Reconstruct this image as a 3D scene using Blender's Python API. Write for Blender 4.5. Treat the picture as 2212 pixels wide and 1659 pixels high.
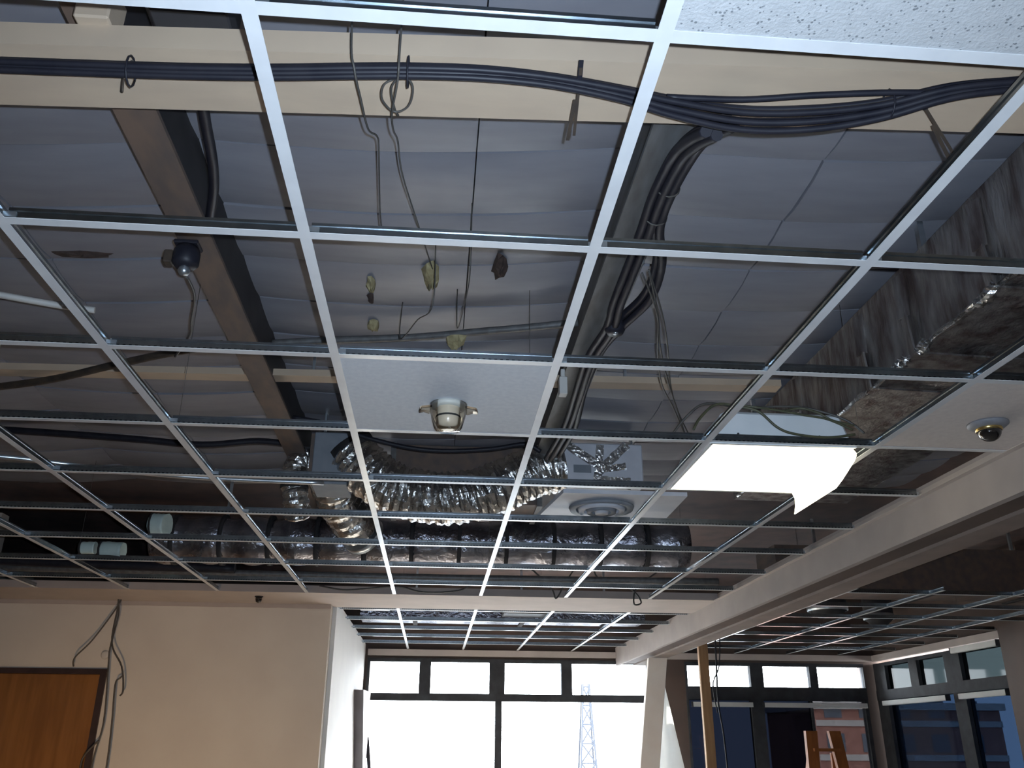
import bpy, bmesh, math, random
from mathutils import Vector, Matrix, noise

random.seed(7)
scene = bpy.context.scene
for o in list(bpy.data.objects):
    bpy.data.objects.remove(o, do_unlink=True)
COL = scene.collection

# ------------------------------------------------------------------ camera
CAM_Z = 1.65
PITCH, YAW, ROLL = 0.393237, 0.0825118, -0.00595326
cam_data = bpy.data.cameras.new('camera')
cam = bpy.data.objects.new('camera', cam_data)
COL.objects.link(cam)
cp, sp, cy, sy = math.cos(PITCH), math.sin(PITCH), math.cos(YAW), math.sin(YAW)
right0 = Vector((cy, -sy, 0))
fwd = Vector((sy * cp, cy * cp, sp))
up0 = Vector((-sy * sp, -cy * sp, cp))
rgt = right0 * math.cos(ROLL) - up0 * math.sin(ROLL)
upv = right0 * math.sin(ROLL) + up0 * math.cos(ROLL)
m = Matrix((rgt, upv, -fwd)).transposed().to_4x4()
m.translation = Vector((0, 0, CAM_Z))
cam.matrix_world = m
cam_data.sensor_width = 36
cam_data.lens = 1879.85 / 2212 * 36
cam_data.clip_start = 0.02
cam_data.clip_end = 500
scene.camera = cam

# ------------------------------------------------------------------ view, world, lights
vs = scene.view_settings
vs.view_transform = 'Standard'
vs.look = 'None'
vs.exposure = 0.0
vs.gamma = 1.0
vs.use_curve_mapping = False

SKY = 26.0
world = bpy.data.worlds.new('sky')
scene.world = world
world.use_nodes = True
wn = world.node_tree.nodes
wl = world.node_tree.links
wn.clear()
w_out = wn.new('ShaderNodeOutputWorld')
w_bg = wn.new('ShaderNodeBackground')
w_geo = wn.new('ShaderNodeTexCoord')
w_sep = wn.new('ShaderNodeSeparateXYZ')
w_ramp = wn.new('ShaderNodeValToRGB')          # overcast sky: paler at the horizon
w_ramp.color_ramp.elements[0].position = 0.0
w_ramp.color_ramp.elements[0].color = (0.95, 0.97, 1.0, 1)
w_ramp.color_ramp.elements[1].position = 1.0
w_ramp.color_ramp.elements[1].color = (0.70, 0.84, 1.0, 1)
wl.new(w_geo.outputs['Generated'], w_sep.inputs[0])
wl.new(w_sep.outputs['Z'], w_ramp.inputs[0])
wl.new(w_ramp.outputs[0], w_bg.inputs['Color'])
w_bg.inputs['Strength'].default_value = SKY
wl.new(w_bg.outputs[0], w_out.inputs['Surface'])


def point_light(name, loc, power, color, radius):
    d = bpy.data.lights.new(name, 'POINT')
    d.energy = power
    d.color = color
    d.shadow_soft_size = radius
    o = bpy.data.objects.new(name, d)
    o.location = loc
    COL.objects.link(o)
    return o


# the flash of the camera that took the picture, just beside its lens
flash_pos = Vector((0, 0, CAM_Z)) + rgt * 0.032 + upv * 0.022 - fwd * 0.0
fd = bpy.data.lights.new('camera_flash', 'SPOT')
fd.energy = 205.0
fd.color = (0.64, 0.80, 1.0)
fd.shadow_soft_size = 0.006
fd.spot_size = math.radians(124)
fd.spot_blend = 1.0
fo = bpy.data.objects.new('camera_flash', fd)
COL.objects.link(fo)
fm = m.copy()
fm.translation = flash_pos
fo.matrix_world = fm
# low sun coming in through the far windows
sd_ = bpy.data.lights.new('sun', 'SUN')
sd_.energy = 40.0
sd_.angle = math.radians(0.6)
sd_.color = (1.0, 0.93, 0.82)
so_ = bpy.data.objects.new('sun', sd_)
COL.objects.link(so_)
so_.rotation_euler = Vector((-0.50, -0.80, -0.46)).to_track_quat('-Z', 'Y').to_euler()
# a warm work lamp standing on the floor beyond the picture's lower left
wd_ = bpy.data.lights.new('work_lamp', 'SPOT')
wd_.energy = 92.0
wd_.color = (1.0, 0.63, 0.31)
wd_.shadow_soft_size = 0.12
wd_.spot_size = math.radians(95)
wd_.spot_blend = 0.9
wo_ = bpy.data.objects.new('work_lamp', wd_)
COL.objects.link(wo_)
wo_.location = (-1.7, 4.0, 0.6)
wo_.rotation_euler = Vector((-0.05, 1.0, 0.12)).to_track_quat('-Z', 'Y').to_euler()

GZ = 2.61337          # underside of the suspended grid
CELL = 0.6
X0, Y0 = -0.899, 0.964
DECK = 3.25


# ------------------------------------------------------------------ helpers
def tag(o, label=None, cat=None, group=None, kind=None):
    if label: o['label'] = label
    if cat: o['category'] = cat
    if group: o['group'] = group
    if kind: o['kind'] = kind
    return o


def empty(name, loc=(0, 0, 0), label=None, cat=None, group=None, kind=None, rz=0.0):
    o = bpy.data.objects.new(name, None)
    o.empty_display_size = 0.05
    o.location = loc
    o.rotation_euler = (0, 0, rz)
    COL.objects.link(o)
    return tag(o, label, cat, group, kind)


def catmull(pts, n=6):
    P = [Vector(p) for p in pts]
    if len(P) < 3:
        return P
    out = []
    for i in range(len(P) - 1):
        p0 = P[max(i - 1, 0)]; p1 = P[i]; p2 = P[i + 1]; p3 = P[min(i + 2, len(P) - 1)]
        for k in range(n):
            t = k / n
            out.append(0.5 * ((2 * p1) + (p2 - p0) * t + (2 * p0 - 5 * p1 + 4 * p2 - p3) * t * t
                              + (3 * p1 - p0 - 3 * p2 + p3) * t ** 3))
    out.append(P[-1])
    return out


class MB:
    def __init__(self):
        self.v = []; self.f = []; self.mi = []; self.sm = []

    def add(self, vs, fs, mi=0, smooth=False):
        b = len(self.v)
        self.v += [tuple(v) for v in vs]
        for f in fs:
            self.f.append(tuple(b + i for i in f)); self.mi.append(mi); self.sm.append(smooth)
        return self

    def box(self, x0, x1, y0, y1, z0, z1, mi=0):
        vs = [(x, y, z) for z in (z0, z1) for y in (y0, y1) for x in (x0, x1)]
        return self.add(vs, [(0, 2, 3, 1), (4, 5, 7, 6), (0, 1, 5, 4), (2, 6, 7, 3), (0, 4, 6, 2), (1, 3, 7, 5)], mi)

    def hexa(self, lo, hi, mi=0):
        """lo, hi: four corners each, same winding"""
        return self.add(list(lo) + list(hi), [(3, 2, 1, 0), (4, 5, 6, 7), (0, 1, 5, 4), (1, 2, 6, 5), (2, 3, 7, 6), (3, 0, 4, 7)], mi)

    def bar(self, a, b, w, h, mi=0, up=(0, 0, 1)):
        a, b = Vector(a), Vector(b)
        d = (b - a).normalized(); u = Vector(up)
        s = d.cross(u)
        if s.length < 1e-4: s = d.cross(Vector((1, 0, 0)))
        s.normalize(); u = s.cross(d).normalized()
        q = [(-w / 2, -h / 2), (w / 2, -h / 2), (w / 2, h / 2), (-w / 2, h / 2)]
        return self.hexa([a + s * i + u * j for i, j in q], [b + s * i + u * j for i, j in q], mi)

    def tube(self, pts, r, seg=8, n=6, mi=0, rf=None, smooth=True, raw=False):
        P = [Vector(p) for p in pts] if raw else catmull(pts, n)
        d0 = (P[1] - P[0]).normalized()
        u = d0.cross(Vector((0, 0, 1)))
        if u.length < 1e-3: u = d0.cross(Vector((1, 0, 0)))
        u.normalize()
        vs = []
        for i, p in enumerate(P):
            d = (P[min(i + 1, len(P) - 1)] - P[max(i - 1, 0)]).normalized()
            u = (u - d * u.dot(d)).normalized(); w = d.cross(u)
            for k in range(seg):
                a = 2 * math.pi * k / seg
                rr = rf(i, len(P), a, p) if rf else r
                vs.append(p + (u * math.cos(a) + w * math.sin(a)) * rr)
        fs = []
        for i in range(len(P) - 1):
            for k in range(seg):
                fs.append((i * seg + k, i * seg + (k + 1) % seg, (i + 1) * seg + (k + 1) % seg, (i + 1) * seg + k))
        self.add(vs, fs, mi, smooth)
        b = len(self.v) - len(vs)
        self.f.append(tuple(b + k for k in reversed(range(seg)))); self.mi.append(mi); self.sm.append(False)
        e = b + (len(P) - 1) * seg
        self.f.append(tuple(e + k for k in range(seg))); self.mi.append(mi); self.sm.append(False)
        return self

    def lathe(self, prof, c=(0, 0, 0), seg=28, mi=0, sx=1.0, sy_=1.0, smooth=True):
        """prof: (radius, z) pairs, spun about z"""
        vs = []
        for r, z in prof:
            for k in range(seg):
                a = 2 * math.pi * k / seg
                vs.append((c[0] + r * math.cos(a) * sx, c[1] + r * math.sin(a) * sy_, c[2] + z))
        fs = []
        for i in range(len(prof) - 1):
            for k in range(seg):
                fs.append((i * seg + k, i * seg + (k + 1) % seg, (i + 1) * seg + (k + 1) % seg, (i + 1) * seg + k))
        return self.add(vs, fs, mi, smooth)

    def prism(self, poly, axis, a, b, mi=0):
        """poly in the two other axes, extruded along axis from a to b"""
        def P(p, t):
            if axis == 'x': return (t, p[0], p[1])
            if axis == 'y': return (p[0], t, p[1])
            return (p[0], p[1], t)
        n = len(poly)
        vs = [P(p, a) for p in poly] + [P(p, b) for p in poly]
        fs = [tuple(reversed(range(n))), tuple(range(n, 2 * n))]
        fs += [(i, (i + 1) % n, n + (i + 1) % n, n + i) for i in range(n)]
        return self.add(vs, fs, mi)

    def mesh(self, name, mats, bevel=0.0):
        me = bpy.data.meshes.new(name)
        me.from_pydata(self.v, [], self.f)
        for mt in (mats if isinstance(mats, (list, tuple)) else [mats]):
            me.materials.append(mt)
        for p, mi, s in zip(me.polygons, self.mi, self.sm):
            p.material_index = mi; p.use_smooth = s
        bm = bmesh.new(); bm.from_mesh(me)
        bmesh.ops.recalc_face_normals(bm, faces=bm.faces)
        if bevel:
            bmesh.ops.bevel(bm, geom=[e for e in bm.edges if e.is_manifold and e.calc_face_angle(0) > 0.6], offset=bevel,
                            segments=1, affect='EDGES', profile=0.5)
        bm.to_mesh(me); bm.free()
        return me

    def build(self, name, mats, parent=None, bevel=0.0, loc=None):
        return put(name, self.mesh(name, mats, bevel), parent, loc)


def put(name, me, parent=None, loc=None):
    o = bpy.data.objects.new(name, me)
    COL.objects.link(o)
    if parent is not None:
        o.parent = parent
    if loc is not None:
        o.location = loc
    return o


# ------------------------------------------------------------------ materials
def mat(name, base, rough=0.5, metal=0.0, c2=None, scale=8.0, stretch=(1, 1, 1), bump=0.0, bscale=None, bstretch=None,
        spec=0.5, detail=4.0, lo=0.35, hi=0.65, coat=0.0, rough2=None):
    mt = bpy.data.materials.new(name)
    mt.use_nodes = True
    nt = mt.node_tree; N = nt.nodes; L = nt.links
    b = N['Principled BSDF']
    b.inputs['Base Color'].default_value = (*base, 1)
    b.inputs['Roughness'].default_value = rough
    b.inputs['Metallic'].default_value = metal
    b.inputs['Specular IOR Level'].default_value = spec
    b.inputs['Coat Weight'].default_value = coat
    tc = N.new('ShaderNodeTexCoord')

    def noise_tex(sc, st):
        mp = N.new('ShaderNodeMapping')
        mp.inputs['Scale'].default_value = st
        L.new(tc.outputs['Object'], mp.inputs['Vector'])
        nz = N.new('ShaderNodeTexNoise')
        nz.inputs['Scale'].default_value = sc
        nz.inputs['Detail'].default_value = detail
        L.new(mp.outputs[0], nz.inputs['Vector'])
        return nz
    if c2 is not None:
        nz = noise_tex(scale, stretch)
        rp = N.new('ShaderNodeValToRGB')
        rp.color_ramp.elements[0].position = lo
        rp.color_ramp.elements[0].color = (*base, 1)
        rp.color_ramp.elements[1].position = hi
        rp.color_ramp.elements[1].color = (*c2, 1)
        L.new(nz.outputs['Fac'], rp.inputs[0])
        L.new(rp.outputs[0], b.inputs['Base Color'])
        if rough2 is not None:
            mr = N.new('ShaderNodeMapRange')
            mr.inputs['To Min'].default_value = rough
            mr.inputs['To Max'].default_value = rough2
            L.new(nz.outputs['Fac'], mr.inputs['Value'])
            L.new(mr.outputs[0], b.inputs['Roughness'])
    if bump:
        nb = noise_tex(bscale or scale, bstretch or stretch)
        bp = N.new('ShaderNodeBump')
        bp.inputs['Strength'].default_value = bump
        bp.inputs['Distance'].default_value = 0.01
        L.new(nb.outputs['Fac'], bp.inputs['Height'])
        L.new(bp.outputs[0], b.inputs['Normal'])
    return mt


def emit_mat(name, color, strength):
    mt = bpy.data.materials.new(name)
    mt.use_nodes = True
    b = mt.node_tree.nodes['Principled BSDF']
    b.inputs['Base Color'].default_value = (0.8, 0.8, 0.78, 1)
    b.inputs['Emission Color'].default_value = (*color, 1)
    b.inputs['Emission Strength'].default_value = strength
    return mt


def glass_mat(name, tint, refl=0.08, rough=0.02):
    """thin pane: light passes straight through with a tint, a little is mirrored"""
    mt = bpy.data.materials.new(name)
    mt.use_nodes = True
    nt = mt.node_tree; N = nt.nodes; L = nt.links
    N.clear()
    out = N.new('ShaderNodeOutputMaterial')
    tr = N.new('ShaderNodeBsdfTransparent'); tr.inputs['Color'].default_value = (*tint, 1)
    gl = N.new('ShaderNodeBsdfGlossy'); gl.inputs['Roughness'].default_value = rough
    mx = N.new('ShaderNodeMixShader')
    fr = N.new('ShaderNodeFresnel'); fr.inputs['IOR'].default_value = 1.0 + refl * 6
    L.new(fr.outputs[0], mx.inputs[0])
    L.new(tr.outputs[0], mx.inputs[1]); L.new(gl.outputs[0], mx.inputs[2])
    L.new(mx.outputs[0], out.inputs['Surface'])
    return mt


def web_mat():
    """galvanised tee web with a row of punched slots"""
    mt = mat('galvanised_web', (0.34, 0.38, 0.41), 0.26, 1.0, (0.42, 0.46, 0.49), 30, (1, 1, 1))
    nt = mt.node_tree; N = nt.nodes; L = nt.links
    b = N['Principled BSDF']
    src = b.inputs['Base Color'].links[0].from_socket
    tc = N.new('ShaderNodeTexCoord'); sx = N.new('ShaderNodeSeparateXYZ')
    L.new(tc.outputs['Object'], sx.inputs[0])

    def math_(op, a, bb=None):
        n = N.new('ShaderNodeMath'); n.operation = op
        for i, v in enumerate((a, bb)):
            if v is None: continue
            if isinstance(v, (int, float)): n.inputs[i].default_value = v
            else: L.new(v, n.inputs[i])
        return n.outputs[0]
    s = math_('ADD', sx.outputs['X'], sx.outputs['Y'])
    w = math_('SINE', math_('MULTIPLY', s, 2 * math.pi / 0.016))
    on = math_('GREATER_THAN', w, 0.1)
    band = math_('MULTIPLY', math_('GREATER_THAN', sx.outputs['Z'], 0.004), math_('LESS_THAN', sx.outputs['Z'], 0.0095))
    fac = math_('MULTIPLY', on, band)
    mx = N.new('ShaderNodeMix'); mx.data_type = 'RGBA'
    L.new(fac, mx.inputs[0]); L.new(src, mx.inputs[6])
    mx.inputs[7].default_value = (0.10, 0.12, 0.12, 1)
    L.new(mx.outputs[2], b.inputs['Base Color'])
    return mt


def acoustic_mat():
    """white mineral fibre tile with small dark fissures"""
    mt = mat('acoustic_tile', (0.46, 0.465, 0.47), 0.9, 0, (0.42, 0.425, 0.43), 40, bump=0.25, bscale=180, spec=0.2)
    nt = mt.node_tree; N = nt.nodes; L = nt.links
    b = N['Principled BSDF']
    src = b.inputs['Base Color'].links[0].from_socket
    tc = N.new('ShaderNodeTexCoord')
    vo = N.new('ShaderNodeTexVoronoi'); vo.inputs['Scale'].default_value = 125
    L.new(tc.outputs['Object'], vo.inputs['Vector'])
    nz = N.new('ShaderNodeTexNoise'); nz.inputs['Scale'].default_value = 25
    L.new(tc.outputs['Object'], nz.inputs['Vector'])
    a = N.new('ShaderNodeMath'); a.operation = 'MULTIPLY'; a.inputs[1].default_value = 0.40
    L.new(nz.outputs['Fac'], a.inputs[0])
    lt = N.new('ShaderNodeMath'); lt.operation = 'LESS_THAN'
    L.new(vo.outputs['Distance'], lt.inputs[0]); L.new(a.outputs[0], lt.inputs[1])
    sub = N.new('ShaderNodeMath'); sub.operation = 'MULTIPLY'
    gt = N.new('ShaderNodeMath'); gt.operation = 'GREATER_THAN'; gt.inputs[1].default_value = 0.46
    L.new(nz.outputs['Fac'], gt.inputs[0])
    L.new(lt.outputs[0], sub.inputs[0]); L.new(gt.outputs[0], sub.inputs[1])
    mx = N.new('ShaderNodeMix'); mx.data_type = 'RGBA'
    L.new(sub.outputs[0], mx.inputs[0]); L.new(src, mx.inputs[6])
    mx.inputs[7].default_value = (0.20, 0.21, 0.22, 1)
    L.new(mx.outputs[2], b.inputs['Base Color'])
    return mt


M = {}
M['tee'] = mat('white_tee_paint', (0.67, 0.675, 0.68), 0.2, 0, (0.62, 0.625, 0.635), 14, spec=0.6)
M['web'] = web_mat()
M['galv'] = mat('galvanised_steel', (0.50, 0.54, 0.57), 0.32, 0.9, (0.62, 0.65, 0.68), 25)
M['acoustic'] = acoustic_mat()
M['tile'] = mat('plain_tile', (0.70, 0.71, 0.73), 0.75, 0, (0.64, 0.65, 0.68), 60, bump=0.08, bscale=200, spec=0.3)
M['tile_warm'] = mat('beige_tile', (0.60, 0.54, 0.50), 0.8, 0, (0.55, 0.49, 0.46), 50, bump=0.08, bscale=200, spec=0.3)
M['deck'] = mat('grey_insulation_sheet', (0.265, 0.265, 0.295), 0.36, 0, (0.23, 0.23, 0.26), 3.5, (1, 5, 1), bump=0.025,
                bscale=14, bstretch=(0.6, 7, 1), spec=0.5)
M['deck_base'] = mat('dark_deck_above', (0.16, 0.11, 0.10), 0.7, 0, (0.11, 0.085, 0.08), 6)
M['rust'] = mat('brown_primed_steel', (0.17, 0.115, 0.085), 0.6, 0.0, (0.11, 0.085, 0.075), 6, (3, 1, 3))
M['darksteel'] = mat('dark_steel_web', (0.035, 0.032, 0.036), 0.6, 0.0, (0.02, 0.02, 0.022), 8)
M['greysteel'] = mat('grey_steel', (0.17, 0.17, 0.17), 0.5, 0.3, (0.12, 0.115, 0.11), 8, (4, 1, 4))
M['cream'] = mat('cream_painted_steel', (0.54, 0.42, 0.305), 0.45, 0, (0.49, 0.38, 0.28), 5, (1, 4, 1))
M['cable'] = mat('black_cable', (0.012, 0.012, 0.019), 0.5, 0, (0.02, 0.019, 0.026), 20, spec=0.35)
M['wire'] = mat('thin_dark_wire', (0.06, 0.055, 0.05), 0.5, 0, (0.09, 0.08, 0.07), 30)
M['olive'] = mat('olive_flex', (0.10, 0.095, 0.05), 0.5, 0, (0.07, 0.07, 0.04), 30)
M['tie'] = mat('brown_strap', (0.07, 0.05, 0.035), 0.55, 0, (0.04, 0.03, 0.025), 20)
M['pvc'] = mat('white_plastic', (0.62, 0.60, 0.56), 0.4, 0, (0.55, 0.53, 0.50), 10)
M['foil'] = mat('silver_foil', (0.74, 0.74, 0.74), 0.20, 1.0, (0.55, 0.54, 0.53), 18, bump=0.75, bscale=42, rough2=0.32)
M['foil_wrap'] = mat('wrinkled_foil_wrap', (0.48, 0.46, 0.44), 0.30, 0.85, (0.19, 0.145, 0.135), 6, (3, 3, 0.8), bump=0.8,
                     bscale=26, bstretch=(2.2, 2.2, 0.45), rough2=0.42)
M['foil_dark'] = mat('dull_foil_wrap', (0.36, 0.36, 0.40), 0.16, 0.95, (0.20, 0.20, 0.24), 14, bump=0.9, bscale=34, rough2=0.32)
M['strap'] = mat('black_band', (0.02, 0.02, 0.022), 0.85, 0, (0.035, 0.03, 0.03), 12)
M['greybox'] = mat('grey_plenum_board', (0.24, 0.26, 0.29), 0.6, 0, (0.20, 0.22, 0.25), 12)
M['whitebox'] = mat('white_box_paint', (0.62, 0.63, 0.68), 0.5, 0, (0.56, 0.57, 0.62), 12)
M['housing'] = mat('white_troffer_enamel', (0.80, 0.82, 0.83), 0.35, 0, (0.74, 0.77, 0.78), 10)
M['lens'] = emit_mat('lit_lens', (1.0, 0.90, 0.66), 4.0)
M['pale'] = mat('pale_light_spot', (0.72, 0.84, 0.80), 0.3, 0.0, (0.60, 0.74, 0.70), 12, bump=0.4, bscale=20)  # pale colour stands in for bluish-white spots of light
M['plaster'] = mat('off_white_plaster', (0.66, 0.62, 0.56), 0.85, 0, (0.62, 0.575, 0.52), 2.5, bump=0.04, bscale=60, spec=0.25)
M['white_wall'] = mat('white_plaster', (0.90, 0.90, 0.88), 0.8, 0, (0.86, 0.86, 0.85), 3, spec=0.3)
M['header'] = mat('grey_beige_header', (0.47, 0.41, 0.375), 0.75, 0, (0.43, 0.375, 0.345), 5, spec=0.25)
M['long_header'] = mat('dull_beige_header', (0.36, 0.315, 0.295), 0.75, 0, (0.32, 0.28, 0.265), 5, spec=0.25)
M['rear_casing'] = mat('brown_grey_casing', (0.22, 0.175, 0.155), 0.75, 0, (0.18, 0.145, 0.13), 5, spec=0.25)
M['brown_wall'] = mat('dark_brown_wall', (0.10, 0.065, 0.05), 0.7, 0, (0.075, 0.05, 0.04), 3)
M['floor'] = mat('grey_floor', (0.46, 0.41, 0.36), 0.35, 0, (0.40, 0.36, 0.32), 2)
M['frame'] = mat('dark_window_frame', (0.05, 0.052, 0.058), 0.75, 0.0, (0.035, 0.036, 0.04), 10, spec=0.15)
M['door'] = mat('brown_varnished_door', (0.30, 0.135, 0.04), 0.22, 0, (0.22, 0.095, 0.03), 4, (5, 5, 0.5), coat=0.4)
M['jamb'] = mat('dark_door_frame', (0.035, 0.022, 0.022), 0.4, 0, (0.05, 0.03, 0.03), 12)
M['glass'] = glass_mat('clear_pane', (0.95, 0.97, 0.98), 0.06)
M['blue_glass'] = glass_mat('dark_blue_pane', (0.022, 0.026, 0.036), 0.05, 0.05)
M['blue_glass_b'] = glass_mat('blue_pane', (0.042, 0.058, 0.082), 0.02, 0.05)
M['dim_glass'] = glass_mat('tinted_pane', (0.13, 0.13, 0.135), 0.04, 0.05)
M['smoke_glass'] = glass_mat('smoked_pane', (0.055, 0.066, 0.069), 0.02, 0.05)
M['timber'] = mat('raw_timber', (0.42, 0.25, 0.12), 0.65, 0, (0.34, 0.19, 0.09), 5, (8, 8, 0.6))
M['ladder'] = mat('orange_brown_wood', (0.36, 0.12, 0.03), 0.5, 0, (0.28, 0.09, 0.02), 6, (6, 6, 0.8))
M['board'] = mat('pale_board', (0.84, 0.80, 0.76), 0.7, 0, (0.78, 0.72, 0.67), 4)
M['sheet'] = mat('white_cloth', (0.86, 0.86, 0.84), 0.7, 0, (0.80, 0.80, 0.78), 6)
nt_ = M['sheet'].node_tree            # thin cloth lets light through
_b = nt_.nodes['Principled BSDF']
_t = nt_.nodes.new('ShaderNodeBsdfTranslucent'); _t.inputs['Color'].default_value = (0.9, 0.9, 0.88, 1)
_m = nt_.nodes.new('ShaderNodeMixShader'); _m.inputs[0].default_value = 0.4
nt_.links.new(_b.outputs[0], _m.inputs[1]); nt_.links.new(_t.outputs[0], _m.inputs[2])
nt_.links.new(_m.outputs[0], nt_.nodes['Material Output'].inputs['Surface'])
M['darkboard'] = mat('dark_violet_board', (0.05, 0.045, 0.06), 0.5, 0, (0.035, 0.03, 0.04), 6)
M['clear'] = glass_mat('clear_plastic', (0.93, 0.90, 0.84), 0.10, 0.03)
M['detector'] = mat('warm_white_plastic', (0.72, 0.64, 0.54), 0.35, 0, (0.66, 0.58, 0.48), 20)
M['dome'] = mat('black_dome', (0.008, 0.007, 0.007), 0.06, 0, (0.012, 0.01, 0.01), 5, spec=0.8, coat=0.6)
M['camplate'] = mat('grey_camera_plate', (0.24, 0.24, 0.26), 0.5, 0, (0.20, 0.20, 0.21), 20)
M['brass'] = mat('brass_ring', (0.62, 0.45, 0.18), 0.25, 0.9, (0.5, 0.36, 0.14), 20)
M['scrap_y'] = mat('yellow_foam_scrap', (0.42, 0.36, 0.20), 0.9, 0, (0.28, 0.23, 0.12), 40, bump=0.4, bscale=60)
M['scrap_d'] = mat('dark_torn_scrap', (0.045, 0.03, 0.025), 0.9, 0, (0.08, 0.05, 0.04), 40)
M['brick'] = mat('far_brick', (0.45, 0.22, 0.17), 0.9, 0, (0.36, 0.17, 0.13), 3)
M['far_pale'] = mat('far_pale_wall', (0.60, 0.55, 0.50), 0.9, 0, (0.52, 0.48, 0.44), 2)
M['far_glass'] = mat('far_window', (0.08, 0.10, 0.13), 0.15, 0, (0.12, 0.14, 0.17), 2)
M['tower'] = mat('far_tower_paint', (0.012, 0.016, 0.026), 0.6, 0.0, (0.010, 0.013, 0.02), 3)
M['ground'] = mat('asphalt', (0.20, 0.20, 0.20), 0.9, 0, (0.16, 0.16, 0.16), 1)

# ================================================================== SETTING
YB = -3.0        # wall behind the photographer
tag(MB().box(-4.6, 5.4, YB - 0.2, 10.3, -0.12, 0.0).build('floor', M['floor']), kind='structure')

ceiling = MB().box(-4.6, 5.4, YB - 0.2, 10.3, DECK + 0.06, DECK + 0.2).build('ceiling', M['deck_base'])
tag(ceiling, kind='structure')

# insulation sheets hung under the deck: rows run almost across the room, sagging between the steel beams
COLS = [(-3.26, -2.62, -2.0), (-2.0, -1.40, -0.74), (-0.74, 0.064, 0.52), (0.52, 1.07, 1.78), (1.78, 2.4, 3.04)]
ROW0, ROW, SHEAR = 0.15, 0.32, 0.062
pan = []
for (a, mid, b) in COLS:
    for (p, q) in ((a, mid), (mid, b)):
        nx, ny = 8, 4
        xc = (p + q) / 2; bm_ = (a + b) / 2; hw = (b - a) / 2
        mb = MB(); vs = []
        for iy in range(ny + 1):
            for ix in range(nx + 1):
                x = p + 0.002 + (q - p - 0.004) * ix / nx
                t = iy / ny
                y = 0.004 + (ROW - 0.008) * t
                sag = 0.032 * (1 - ((x - bm_) / hw) ** 2)
                pil = 0.007 * math.sin(math.pi * t)
                pil += 0.004 * noise.noise(Vector((x * 3.1, t * 2.0, p * 7)))
                edge = 0.006 if iy in (0, ny) else 0.0
                vs.append((x - xc, y - SHEAR * (x - xc), -sag - pil + edge))
        k = len(vs)
        vs += [(v[0], v[1], 0.03) for v in vs]
        fs = []
        W = nx + 1
        for iy in range(ny):
            for ix in range(nx):
                q0 = iy * W + ix
                fs.append((q0, q0 + 1, q0 + W + 1, q0 + W))
        mb.add(vs[:k], fs, 0, True)
        rim = [i for i in range(W)] + [W - 1 + W * j for j in range(1, ny + 1)] + [ny * W + i for i in range(W - 2, -1, -1)] + [W * j for j in range(ny - 1, 0, -1)]
        base = len(mb.v)
        mb.v += [vs[i] for i in rim] + [(vs[i][0], vs[i][1], 0.045) for i in rim]
        n = len(rim)
        for i in range(n):
            mb.f.append((base + i, base + (i + 1) % n, base + n + (i + 1) % n, base + n + i)); mb.mi.append(0); mb.sm.append(False)
        pan.append((xc, mb.mesh('deck_sheet', M['deck'])))
for xc, me in pan:
    for r in range(17):
        y = ROW0 + ROW * r - SHEAR * xc
        o = put('deck_sheet', me, ceiling, (xc, y, DECK + random.uniform(-0.003, 0.003)))
        o.rotation_euler = (random.uniform(-0.006, 0.006), random.uniform(-0.003, 0.003), 0)

# walls
PY = 6.75        # partition facing the camera
WT = 0.12
DT = 2.137       # top of the door opening
partition = MB().box(-4.4, -3.30, PY, PY + WT, 0, DECK).box(-2.333, -0.79, PY, PY + WT, 0, GZ).box(-3.30, -2.333, PY, PY + WT, DT, GZ).build('wall_partition', M['plaster'])
tag(partition, kind='structure')
# flat plaster soffit, flush with the grid, that the near grid ends on
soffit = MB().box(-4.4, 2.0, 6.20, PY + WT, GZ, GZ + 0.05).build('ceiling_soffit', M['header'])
tag(soffit, kind='structure')
MB().box(-4.4, -0.79, PY - 0.012, PY, GZ - 0.03, GZ).build('shadow_bead', M['header'], soffit)
tag(MB().box(-0.88, -0.76, PY + WT, 10.0, 0, 2.66).build('wall_far_side', M['white_wall']), kind='structure')
tag(MB().box(-4.6, -4.4, YB, 10.2, 0, DECK + 0.06).build('wall_left', M['plaster']), kind='structure')
tag(MB().box(-4.6, 5.2, YB - 0.2, YB, 0, DECK + 0.06).build('wall_behind', M['plaster']), kind='structure')

# long header over the removed glass partition, with the empty head channel in its underside
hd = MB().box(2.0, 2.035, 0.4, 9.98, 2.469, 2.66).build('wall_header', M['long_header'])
tag(hd, kind='structure')
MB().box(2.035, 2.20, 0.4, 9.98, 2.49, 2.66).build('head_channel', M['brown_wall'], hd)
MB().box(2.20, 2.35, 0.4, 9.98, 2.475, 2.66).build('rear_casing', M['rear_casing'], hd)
MB().box(1.972, 2.0, 0.4, 6.19, GZ - 0.001, GZ + 0.004).box(1.997, 2.0, 0.4, 6.19, GZ + 0.004, GZ + 0.03).build('wall_angle', M['header'], hd)

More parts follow.
